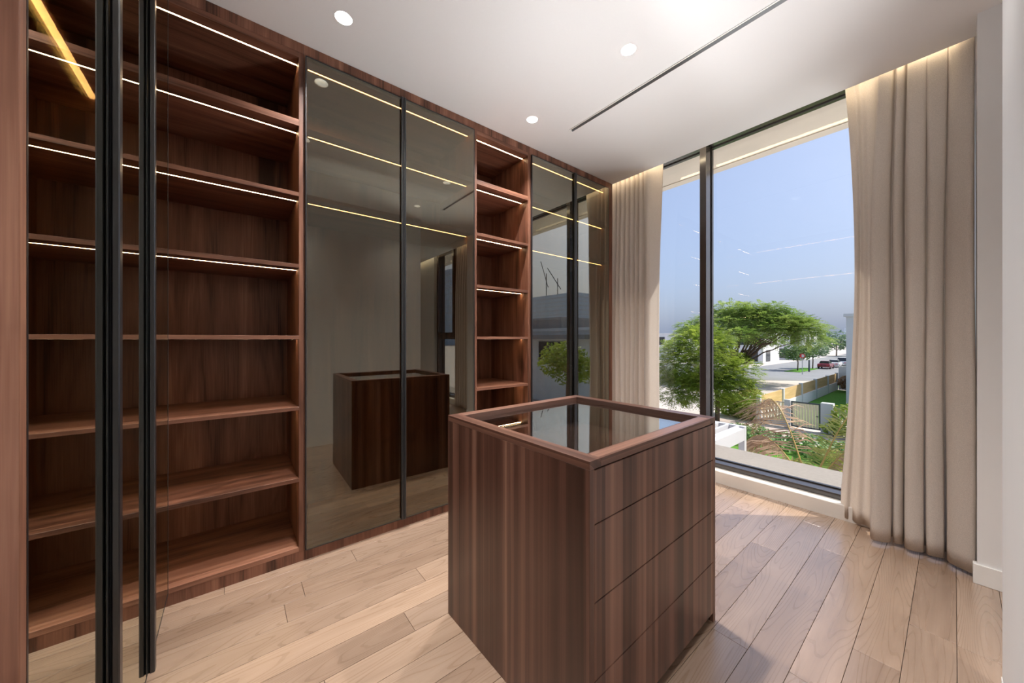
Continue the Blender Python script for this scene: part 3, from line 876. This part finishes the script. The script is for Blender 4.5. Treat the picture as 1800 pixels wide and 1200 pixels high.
def spray_tree(name, label, base, clusters, trunk, limbs, leafmat, nspray, length, width, leaflets, seed, cat='tree', upness=0.12):
    r = np.random.default_rng(seed)
    e = empty(name, base); tag(e, label, cat)
    tb = MB()
    tb.tube(trunk, list(np.linspace(0.16, 0.11, len(trunk))), 9)
    for (a, b, ra, rb_, sag) in limbs: limb(tb, a, b, ra, rb_, sag, r)
    tb.build('trunk', 'bark', e, smooth=True)
    V, F_ = [], []
    vol = np.array([c[3] * c[4] * c[5] for c in clusters]) ** 0.67
    cnt = r.multinomial(nspray, vol / vol.sum())
    for c, k in zip(clusters, cnt):
        v = r.normal(size=(k, 3)); v /= np.linalg.norm(v, axis=1)[:, None]
        rad = 0.45 + 0.55 * r.random(k) ** 0.6
        p = v * rad[:, None] * np.array(c[3:6]) + np.array(c[:3])
        d = v.copy(); d[:, 2] = d[:, 2] * 0.3 + upness; d += r.normal(0, 0.45, (k, 3)) * np.array((1, 1, 0.35))
        sprays(V, F_, p, d, length, width, leaflets, 0.35, r)
    fo = MB(); fo.v, fo.f = V, F_
    fo.build('foliage', leafmat, e, kind='stuff')
    return e

r = np.random.default_rng(4)
# tree near the lawn's far edge, dense and low
cl = [(-1.0, -0.6, 4.2, 2.3, 2.3, 2.0), (-2.2, 0.2, 3.2, 1.8, 1.8, 1.7), (0.3, -0.4, 3.0, 1.6, 1.6, 1.5), (-0.6, -1.0, 2.3, 1.8, 1.6, 1.3), (-1.0, 0.3, 5.4, 1.7, 1.6, 1.2),
      (1.3, 0.2, 3.4, 1.1, 1.1, 0.9), (-2.6, -0.5, 1.9, 1.4, 1.4, 1.0), (1.5, 0.2, 2.2, 0.9, 0.9, 0.6), (-3.4, 0.3, 3.9, 1.6, 1.5, 1.5)]
spray_tree('leafy_tree', 'dense green tree with feathery leaves nearest the window, behind the mullion', (-10.0, 25.7, GZ), cl,
           [(0, 0, 0), (0.03, 0, 0.8), (0, 0.05, 1.6), (-0.1, 0, 2.4)],
           [((-0.1, 0, 2.3), c[:3], 0.09, 0.03, 0.15) for c in cl], 'leaf_near', 7000, 0.55, 0.17, 6, 21)
# big umbrella tree beyond
ub = []
for k in range(54):
    a = r.uniform(0, 2 * math.pi); q = math.sqrt(r.random()) * 1.0
    rad = 7.5 * q
    z = 4.4 + 6.9 * math.sqrt(max(0, 1 - q * q)) - 0.9 - (1.4 * r.random() if q < .8 else 0)
    ub.append((0.8 + rad * math.cos(a), 1.0 + rad * math.sin(a), z, r.uniform(1.5, 2.3), r.uniform(1.5, 2.3), r.uniform(0.45, 0.75)))
ul = []
for c in ub[::2]:
    mid = (c[0] * 0.45, c[1] * 0.45, 2.0 + (c[2] - 2.0) * 0.5)
    ul += [((0.05, 0, 1.9), mid, 0.14, 0.08, -0.25), (mid, (c[0], c[1], c[2] - 0.2), 0.08, 0.025, 0.1)]
spray_tree('umbrella_tree', 'wide umbrella shaped green tree spreading over the street', (-18.3, 52.2, GZ), ub,
           [(0, 0, 0), (0.05, 0.0, 0.8), (0.02, 0.05, 1.4), (0.05, 0, 2.0)], ul, 'leaf_umbrella', 11000, 0.95, 0.28, 6, 33)

def round_tree(name, label, base, h, crown, leafmat, seed, n=900, size=0.22, group=None, rtrunk=0.1, blobs=6):
    r = np.random.default_rng(seed)
    e = empty(name, base); tag(e, label, 'tree', group)
    tb = MB()
    top = h - crown[1] * 1.2
    tb.tube([(0, 0, 0), (0.06, 0.03, top * 0.5), (-0.03, 0.02, top), (0, 0, h - crown[1] * 0.7)], [rtrunk, rtrunk * 0.85, rtrunk * 0.7, rtrunk * 0.4], 7)
    bl = [(0, 0, h - crown[1], crown[0] * 0.75, crown[0] * 0.75, crown[1] * 0.9)]
    for k in range(blobs):
        a = 6.283 * k / blobs + r.uniform(-.4, .4)
        c = (crown[0] * 0.55 * math.cos(a), crown[0] * 0.55 * math.sin(a), h - crown[1] + r.uniform(-.35, .4) * crown[1])
        bl.append((*c, crown[0] * 0.5, crown[0] * 0.5, crown[1] * 0.55))
        limb(tb, (0, 0, top * 0.95), c, rtrunk * 0.5, rtrunk * 0.15, 0.0, r, 3)
    tb.build('trunk', 'bark', e, smooth=True)
    fo = MB(); leaf_blobs(fo, bl, n, size, r)
    fo.build('foliage', leafmat, e, kind='stuff')
    return e
round_tree('street_tree', 'small dark round tree on the verge, left of the road sign', (-17.3, 78.5, GZ), 4.9, (2.7, 1.7), 'leaf_dark', 41, 1300, 0.24)
round_tree('street_tree', 'small pale green tree on the verge behind the red car', (-16.6, 85.5, GZ), 5.6, (2.5, 2.0), 'leaf_haze', 42, 1200, 0.24)
round_tree('young_tree', 'thin young tree with a bare stem on the kerb under the umbrella tree', (-17.0, 51.6, GZ), 4.0, (1.0, 0.7), 'leaf_near', 43, 350, 0.16, rtrunk=0.07)
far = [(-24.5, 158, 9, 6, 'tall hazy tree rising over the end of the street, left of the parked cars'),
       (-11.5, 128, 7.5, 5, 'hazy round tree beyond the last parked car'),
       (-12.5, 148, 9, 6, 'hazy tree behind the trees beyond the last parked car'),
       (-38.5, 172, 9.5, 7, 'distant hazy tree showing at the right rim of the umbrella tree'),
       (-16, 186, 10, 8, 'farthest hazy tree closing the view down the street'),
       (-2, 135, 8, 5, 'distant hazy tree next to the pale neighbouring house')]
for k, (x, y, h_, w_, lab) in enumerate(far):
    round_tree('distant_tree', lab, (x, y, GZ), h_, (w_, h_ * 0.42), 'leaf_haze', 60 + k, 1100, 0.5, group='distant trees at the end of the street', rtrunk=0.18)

# hedges and shrubs
def hedge(name, label, blobs, n, size, mat, seed, cat='hedge'):
    r = np.random.default_rng(seed)
    c = np.mean(np.array([b[:2] for b in blobs]), axis=0)
    base = (float(c[0]), float(c[1]), GZ)
    e = empty(name, base); tag(e, label, cat)
    bl = [(b[0] - base[0], b[1] - base[1], b[2], b[3], b[4], b[5]) for b in blobs]
    fo = MB(); leaf_blobs(fo, bl, n, size, r, 0.7)
    fo.build('foliage', mat, e, kind='stuff')
    for b in bl[::2]: MB().tube([(b[0], b[1], 0), (b[0] + .03, b[1], b[2])], [0.03, 0.015], 5).build('stem', 'bark', e)
    return e
hb = []
for k in range(16):
    x = -7.6 + k * 0.62
    hb.append((x, 22.0 + 0.5 * math.sin(k * 1.7), 0.35, 0.75, 1.25, 0.55))
hedge('low_hedge', 'low green hedge between the lawn and the garden path', hb, 4200, 0.12, 'leaf_hedge', 71)
hedge('shrub', 'bushy green shrub beneath the near tree, left of the palm', [(-10.3, 28.9, 0.8, 1.0, 0.9, 0.9), (-9.5, 28.6, 0.7, .8, 0.8, 0.8), (-9.0, 28.3, 0.5, .5, .6, .6)], 1300, 0.16, 'leaf_near', 72, 'shrub')
hedge('shrub', 'yellowish shrub against the end of the orange fence', [(-9.6, 31.0, 1.0, .85, 1.0, 0.9), (-10.2, 31.8, 0.8, 1.0, 1.0, 0.8)], 900, 0.15, 'leaf_yellow', 73, 'shrub')
hb2 = [(-9.45, 34 + k * 1.6, 0.35, 0.7, 1.2, 0.5) for k in range(16)]
hedge('low_hedge', 'low hedge along the street side of the orange fence', hb2, 2600, 0.16, 'leaf_dark', 74)
hedge('shrub', 'loose green shrub climbing the railing right of the gate pillar', [(-3.7, 27.0, 1.0, 0.8, 0.45, 1.0), (-3.0, 26.9, 0.7, 0.8, 0.45, 0.7), (-4.3, 26.8, 0.5, .5, .4, .4)], 900, 0.14, 'leaf_near', 75, 'shrub')
hedge('shrub', 'dark dry shrub by the white wall at the end of the neighbouring lawn', [(-7.0, 50.6, 1.0, 0.7, 0.7, 0.8), (-6.5, 50.4, 0.7, 0.5, 0.6, 0.6)], 500, 0.2, 'palm_dry', 76, 'shrub')

# palm below the ledge
pal = empty('dwarf_palm', (-2.25, 11.35, GZ)); tag(pal, 'half dried palm with arching brown fronds just below the ledge', 'palm')
r = np.random.default_rng(5)
MB().tube([(0, 0, 0), (0.05, 0, 0.6), (0.0, 0.04, 1.2), (0.0, 0, 1.85)], [0.17, 0.15, 0.14, 0.12], 10).build('trunk', 'bark', pal, smooth=True)
def frond(dirv, length, rise, droop, mat, seed, hang=0.5):
    r = np.random.default_rng(seed)
    d = np.array((dirv[0], dirv[1], 0.0)); d /= np.linalg.norm(d)
    side = np.cross(d, (0, 0, 1.0))
    N = 16
    pts = []
    for k in range(N + 1):
        t = k / N
        pts.append(d * length * (0.85 * t) * (1 - 0.12 * t) + np.array((0, 0, 1.8 + rise * length * math.sin(min(1, t * 1.15) * 1.7) - droop * length * t ** 2.6)))
    mb = MB()
    for k in range(1, N * 5):
        t = k / (N * 5)
        i = min(int(t * N), N - 1); f = t * N - i
        c = pts[i] * (1 - f) + pts[i + 1] * f
        tg = pts[i + 1] - pts[i]; tg = tg / np.linalg.norm(tg)
        if t < 0.16: continue
        w = length * 0.34 * math.sin(math.pi * (0.12 + 0.86 * t)) * r.uniform(0.8, 1.15)
        for s in (-1, 1):
            dirl = side * s * 0.75 + tg * 0.55 + np.array((0, 0, -hang + r.normal(0, 0.16)))
            dirl /= np.linalg.norm(dirl)
            hw_ = tg * 0.011
            m = c + dirl * w * 0.55 + np.array((0, 0, 0.02))
            tip = c + dirl * w + np.array((0, 0, -hang * 0.25 * w))
            n = len(mb.v)
            mb.v += [tuple(c - hw_), tuple(m - hw_ * 1.5), tuple(tip), tuple(m + hw_ * 1.5), tuple(c + hw_)]
            mb.f += [(n, n + 1, n + 3, n + 4), (n + 1, n + 2, n + 3)]
    fr_ = mb.build('frond', mat, pal)
    MB().tube([tuple(p) for p in pts], list(np.linspace(0.020, 0.005, N + 1)), 5).build('rachis', 'rachis', fr_)
fl = [((-1.0, 0.25), 2.3, 0.62, 0.75, 'palm_dry', 0.75), ((-0.8, 0.75), 2.7, 0.85, 0.62, 'palm_dry', 0.6), ((-1.0, -0.4), 1.7, 0.3, 0.9, 'palm_green', 0.5), ((0.3, 1.0), 2.0, 0.6, 0.7, 'palm_green', 0.4),
      ((1.0, 0.5), 2.1, 0.75, 0.5, 'palm_dry', 0.5), ((1.0, -0.3), 2.0, 0.55, 0.8, 'palm_green', 0.5), ((0.2, -1.0), 1.6, 0.5, 0.8, 'palm_green', 0.4), ((-0.3, -1.0), 1.4, 0.35, 0.9, 'palm_green', 0.5),
      ((0.6, 0.9), 2.3, 0.9, 0.4, 'palm_green', 0.4), ((0.9, 0.1), 1.7, 0.35, 0.95, 'palm_green', 0.6), ((-0.5, 0.9), 1.7, 0.5, 0.9, 'palm_green', 0.6)]
for k, (dv, L, rs, dr, mt, hg) in enumerate(fl): frond(dv, L * 1.22, rs, dr, mt, 80 + k, hg)

# ------------------------------------------------------------------ outdoors : built things
pg = empty('pergola', (-5.2, 7.8, GZ)); tag(pg, 'white slatted pergola on square posts below the ledge', 'pergola')
PB = pg.location
PT = -1.0
bx(-3.56, -3.42, 5.2, 10.5, PT - 0.36, PT - 0.04).build('beam', 'white_paint', pg, bevel=0.004, base=PB)
bx(-7.0, -6.86, 5.2, 10.5, PT - 0.36, PT - 0.04).build('beam', 'white_paint', pg, bevel=0.004, base=PB)
bx(-7.0, -3.42, 10.501, 10.64, PT - 0.36, PT).build('beam', 'white_paint', pg, bevel=0.004, base=PB)
bx(-7.0, -3.42, 5.06, 5.199, PT - 0.36, PT).build('beam', 'white_paint', pg, bevel=0.004, base=PB)
for k in range(14):
    x = -6.86 + k * 0.25
    bx(x, x + 0.07, 5.2, 10.5, PT - 0.12, PT - 0.002).build('slat', 'white_paint', pg, base=PB)
for (x, y) in ((-3.56, 10.50), (-7.0, 10.50), (-3.56, 5.06), (-7.0, 5.06)):
    bx(x, x + 0.14, y, y + 0.14, GZ, PT - 0.361).build('post', 'white_paint', pg, base=PB)

# neighbour's long fence: white base wall, posts, timber panels (each its own)
fe = empty('timber_fence', (-8.15, 42.5, GZ)); tag(fe, 'long garden fence of orange timber panels over a white base wall', 'fence')
FB = fe.location
posts = [27.6, 32.8, 38.0, 43.0, 48.0, 52.6]
bx(-8.25, -8.05, 27.6, 52.6, GZ, GZ + 0.85).build('base_wall', 'ext_white', fe, base=FB)
for y in posts: bx(-8.27, -8.03, y - 0.14, y + 0.14, GZ, GZ + 1.85).build('post', 'ext_blue', fe, base=FB)
for a, b in zip(posts[:-1], posts[1:]):
    bx(-8.18, -8.12, a + 0.15, b - 0.15, GZ + 0.86, GZ + 1.78).build('fence_panel', 'panel_orange', fe, base=FB)

gt = empty('garden_gate', (-5.7, 27.9, GZ)); tag(gt, 'cream slatted garden gate in a dark frame between two pillars', 'gate')
GB = gt.location
gx0, gx1, gy = -6.45, -5.02, 27.75
g = MB()
g.box(gx0, gx0 + 0.07, gy, gy + 0.06, GZ + 0.08, GZ + 1.68); g.box(gx1 - 0.07, gx1, gy, gy + 0.06, GZ + 0.08, GZ + 1.68)
g.box(gx0 + .07, gx1 - .07, gy, gy + 0.06, GZ + 0.08, GZ + 0.16); g.box(gx0 + .07, gx1 - .07, gy, gy + 0.06, GZ + 1.6, GZ + 1.68)
g.build('gate_frame', 'gate_dark', gt, base=GB)
ns = 9
for k in range(ns):
    x = gx0 + 0.075 + (gx1 - gx0 - 0.15) * k / ns
    bx(x + 0.008, x + (gx1 - gx0 - 0.15) / ns - 0.012, gy + 0.012, gy + 0.04, GZ + 0.16, GZ + 1.6).build('slat', 'slat_cream', gt, base=GB)
bx(gx1 - 0.2, gx1 - 0.09, gy - 0.04, gy, GZ + 0.88, GZ + 0.92).build('handle', 'gate_dark', gt, base=GB)
o = bx(-4.98, -4.42, 27.55, 28.05, GZ, GZ + 1.78).build('gate_pillar', 'ext_blue', base=(-4.7, 27.8, GZ)); tag(o, 'pale blue grey pillar on the right of the cream gate', 'pillar', 'gate pillars')
o = bx(-6.78, -6.48, 27.65, 27.95, GZ, GZ + 1.74).build('gate_pillar', 'ext_blue', base=(-6.63, 27.8, GZ)); tag(o, 'slim pale pillar on the left of the cream gate', 'pillar', 'gate pillars')
def railing(name, label, x0, x1, y, n):
    e = empty(name, ((x0 + x1) / 2, y, GZ)); tag(e, label, 'fence')
    B = e.location
    bx(x0, x1, y - 0.08, y + 0.08, GZ, GZ + 0.35).build('base_wall', 'ext_blue', e, base=B)
    m = MB(); m.box(x0, x1, y - 0.02, y + 0.02, GZ + 0.36, GZ + 0.41); m.box(x0, x1, y - 0.02, y + 0.02, GZ + 1.5, GZ + 1.55)
    m.build('rail', 'gate_dark', e, base=B)
    for k in range(n):
        x = x0 + (x1 - x0) * (k + 0.5) / n
        bx(x - 0.065, x + 0.065, y - 0.05, y - 0.02, GZ + 0.37, GZ + 1.53).build('slat', 'slat_cream', e, base=B)
    return e
railing('slat_railing', 'cream slatted railing right of the gate, behind the loose shrub', -4.40, -1.6, 27.8, 16)
railing('slat_railing', 'cream slatted railing left of the gate, behind the brown palm fronds', -8.0, -6.80, 27.8, 7)

def building(name, label, x0, x1, y0, y1, h, wall, wins=(), cap=0.25, group=None):
    """box house: walls, parapet cap, windows as frame > pane"""
    e = empty(name, ((x0 + x1) / 2, (y0 + y1) / 2, GZ)); tag(e, label, 'building', group)
    B = e.location
    bx(x0, x1, y0, y1, GZ, GZ + h).build('wall', wall, e, base=B)
    bx(x0 - 0.15, x1 + 0.15, y0 - 0.15, y1 + 0.15, GZ + h, GZ + h + cap).build('parapet', wall, e, base=B)
    for (side, a, b, za, zb) in wins:
        if side == 'y-': f = bx(a, b, y0 - 0.06, y0, GZ + za, GZ + zb); p = bx(a + .1, b - .1, y0 - 0.08, y0 - 0.06, GZ + za + .1, GZ + zb - .1)
        elif side == 'x+': f = bx(x1, x1 + 0.06, a, b, GZ + za, GZ + zb); p = bx(x1 + .06, x1 + 0.08, a + .1, b - .1, GZ + za + .1, GZ + zb - .1)
        else: f = bx(x0 - 0.06, x0, a, b, GZ + za, GZ + zb); p = bx(x0 - 0.08, x0 - 0.06, a + .1, b - .1, GZ + za + .1, GZ + zb - .1)
        fo = f.build('window', 'gate_dark', e, base=B); p.build('pane', 'car_glass', fo, base=B)
    return e
building('neighbour_house', 'pale blue grey house wall beside the right curtain', -5.7, 8, 40.7, 54, 7.5, 'ext_blue', [('x-', 43, 46, 4.2, 6.4), ('x-', 48, 51, 4.2, 6.4)])
o = bx(-8.0, -5.72, 52.7, 52.95, GZ, GZ + 2.6).build('garden_wall', 'ext_white', base=(-6.9, 52.8, GZ)); tag(o, 'white garden wall closing the end of the neighbouring lawn', 'wall')
building('white_villa', 'white villa with dark windows behind the umbrella tree', -39, -27.5, 96, 108, 7.4, 'ext_white',
         [('y-', -38, -35.5, 0.2, 3.0), ('y-', -34.5, -32.5, 0.2, 3.0), ('y-', -31, -28.5, 0.3, 3.0), ('y-', -37.5, -34, 4.2, 6.6), ('y-', -32.5, -29, 4.2, 6.6), ('x+', 98, 101, 0.3, 3.0), ('x+', 103, 106, 4.2, 6.6)])
building('white_villa', 'second white villa farther along the street, right of the umbrella tree', -32, -25.0, 120, 134, 7.6, 'ext_white',
         [('y-', -31, -29, 0.3, 3.0), ('y-', -28, -26, 4.2, 6.6), ('x+', 122, 125, 4.2, 6.6), ('x+', 127, 130, 4.2, 6.6)])
building('grey_villa', 'low grey white villa left of the umbrella tree trunk', -62, -45, 92, 104, 7.0, 'ext_white', [('y-', -60, -56, 0.3, 3.0), ('y-', -53, -49, 4.0, 6.2)])
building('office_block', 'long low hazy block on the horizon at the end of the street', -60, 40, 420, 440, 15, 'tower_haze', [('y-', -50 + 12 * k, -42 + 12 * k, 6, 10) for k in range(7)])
pl = MB().lathe([(0.0, 0.55), (1.55, 0.55), (1.6, 0.62), (1.7, 0.62), (1.72, 0.55), (1.55, 0.0), (0.0, 0.0)], seg=28).build('round_planter', 'planter', smooth=False)
pl.location = (-29.5, 90.5, GZ); tag(pl, 'round stone planter in front of the white villa', 'planter')

sg = empty('road_sign', (-15.0, 70.8, GZ)); tag(sg, 'road sign with a red disc on a grey post beside the street', 'sign')
MB().tube([(0, 0, 0), (0, 0, 3.0)], 0.05, 8).build('post', 'sign_grey', sg)
dd = MB().tube([(0.02, -0.06, 2.95), (0.03, -0.10, 2.95)], 0.36, 20).build('sign_disc', 'sign_red', sg)
MB().tube([(0.03, -0.102, 2.95), (0.031, -0.108, 2.95)], 0.24, 20).build('sign_face', 'white_paint', dd)
bo = MB().tube([(0, 0, 0), (0, 0, 2.0)], [0.14, 0.10], 10).build('bollard', 'gate_dark'); bo.location = (-15.6, 78.0, GZ); tag(bo, 'short dark post on the verge beside the small dark tree', 'post')

def car(name, label, x, y, rz, mat, suv=False):
    e = empty(name, (x, y, GZ - 0.02), rz); tag(e, label, 'car', 'cars parked along the street')
    hh = 1.72 if suv else 1.46
    W = 0.9
    # side profile (along local y), lofted across the width
    prof = [(-2.25, 0.35), (-2.28, 0.62), (-2.2, 0.88), (-1.7, 0.97), (1.05, 0.98), (2.0, 0.82), (2.25, 0.65), (2.26, 0.35)]
    if suv: prof = [(a, b + 0.08) for a, b in prof]
    mb = MB(); n = len(prof)
    for s, k in ((-1, 0.86), (-1, 1.0), (1, 1.0), (1, 0.86)):
        for (a, b) in prof:
            mb.v.append((s * W * k if k == 1.0 else s * W * 0.93, a * (1.0 if k == 1.0 else 1.0), b if k == 1.0 else b + 0.05))
    rows_ = [1, 0, 3, 2]
    for i in range(3):
        a0, a1 = rows_[i] * n, rows_[i + 1] * n
        for j in range(n - 1): mb.f.append((a0 + j, a0 + j + 1, a1 + j + 1, a1 + j))
    mb.f.append(tuple(1 * n + j for j in range(n))); mb.f.append(tuple(2 * n + j for j in range(n - 1, -1, -1)))
    mb.f.append((1 * n + 0, 2 * n + 0, 2 * n + n - 1, 1 * n + n - 1))
    mb.build('body', mat, e, bevel=0.04)
    rear = -2.05 if suv else -1.55
    zb = prof[3][1] + 0.02
    c = MB().add([(-0.80, rear, zb), (0.80, rear, zb), (0.80, 1.0, zb), (-0.80, 1.0, zb), (-0.62, rear + 0.35, hh), (0.62, rear + 0.35, hh), (0.62, 0.2, hh), (-0.62, 0.2, hh)],
                 [(3, 2, 1, 0), (4, 5, 6, 7), (0, 1, 5, 4), (1, 2, 6, 5), (2, 3, 7, 6), (3, 0, 4, 7)])
    c.build('cabin_glass', 'car_glass', e, bevel=0.03)
    bx(-0.60, 0.60, rear + 0.38, 0.18, hh - 0.01, hh + 0.03).build('roof', mat, e, bevel=0.01)
    for sx in (-1, 1):
        for yy in (-1.4, 1.4):
            MB().tube([(sx * 0.74, yy, 0.34), (sx * 0.93, yy, 0.34)], 0.34, 16).build('wheel', 'tyre', e)
        bx(sx * 0.55 - 0.18, sx * 0.55 + 0.18, -2.31, -2.26, 0.68, 0.80).build('tail_light', 'sign_red', e)
    return e
car('parked_car', 'dark red car parked nearest in the row along the street', -15.3, 89.0, 0.02, 'car_red')
car('parked_car', 'white car parked right behind the dark red car', -15.0, 95.2, 0.02, 'car_white')
car('parked_car', 'white tall car third in the parked row', -14.6, 101.5, 0.0, 'car_white', True)
car('parked_car', 'black car fourth in the parked row, before the last one', -13.6, 103.0 + 4.6, 0.0, 'car_black')
car('parked_car', 'dark blue tall car last in the parked row', -13.6, 114.5, 0.0, 'car_blue', True)
car('parked_car', 'white car half hidden under the near tree', -20.9, 57.5, math.radians(80), 'car_white', True)

# ------------------------------------------------------------------ what the glass doors mirror: the garden side to the right
building('modern_house', 'low modern white house mirrored in the far glass doors', 10.0, 30.0, 22.0, 36.0, 6.3, 'ext_white',
         [('y-', 11.5, 13.0, 3.6, 5.6), ('y-', 16, 19, 3.4, 5.4), ('x-', 24, 27, 3.4, 5.4)])
o = bx(12.5, 20.5, 20.6, 22.0, GZ + 5.6, GZ + 5.95).build('canopy_slab', 'ext_grey', base=(16.5, 21.3, GZ + 5.6)); tag(o, 'flat grey canopy on the front of the mirrored modern house', 'canopy')
building('roof_block', 'grey roof storey on the mirrored modern house', 20, 28, 26, 34, 7.6, 'ext_grey')
def tower(name, label, x, y, w, h, cranes):
    e = empty(name, (x, y, GZ)); tag(e, label, 'building', 'hazy towers under construction')
    MB().box(-w / 2, w / 2, -w / 3, w / 3, 0, h).build('wall', 'tower_haze', e)
    for k in range(1, 12):
        z = h * k / 12
        bx(-w / 2 - 0.4, w / 2 + 0.4, -w / 3 - 0.4, w / 3 + 0.4, z, z + 0.8).build('floor_slab', 'ext_blue', e)
    for (cx, hh, ang) in cranes:
        ca, sa = math.cos(ang), math.sin(ang)
        m = MB().tube([(cx, 0, h), (cx, 0, h + hh)], 0.6, 4)
        m.tube([(cx - 8 * ca, 0, h + hh * 0.7 - 8 * sa), (cx + 26 * ca, 0, h + hh * 0.7 + 26 * sa)], 0.5, 4)
        m.build('crane', 'gate_dark', e)
    return e
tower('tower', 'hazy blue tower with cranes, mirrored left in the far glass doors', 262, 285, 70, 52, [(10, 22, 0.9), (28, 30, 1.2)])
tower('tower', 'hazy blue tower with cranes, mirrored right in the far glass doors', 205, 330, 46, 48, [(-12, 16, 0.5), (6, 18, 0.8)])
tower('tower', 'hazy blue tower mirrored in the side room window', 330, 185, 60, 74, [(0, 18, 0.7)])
round_tree('bushy_tree', 'round bushy green tree mirrored in the far glass doors', (7.6, 13.4, GZ), 5.6, (1.5, 1.25), 'leaf_near', 91, 2200, 0.12, rtrunk=0.11)
round_tree('bushy_tree', 'second round green tree mirrored beside the handle of the far doors', (5.0, 14.6, GZ), 5.2, (1.2, 1.1), 'leaf_near', 92, 1600, 0.12, rtrunk=0.1)
hedge('low_hedge', 'garden hedge below the mirrored modern house', [(4 + k * 0.8, 17.5, 0.6, 0.9, 0.8, 0.8) for k in range(12)], 2200, 0.14, 'leaf_hedge', 93)
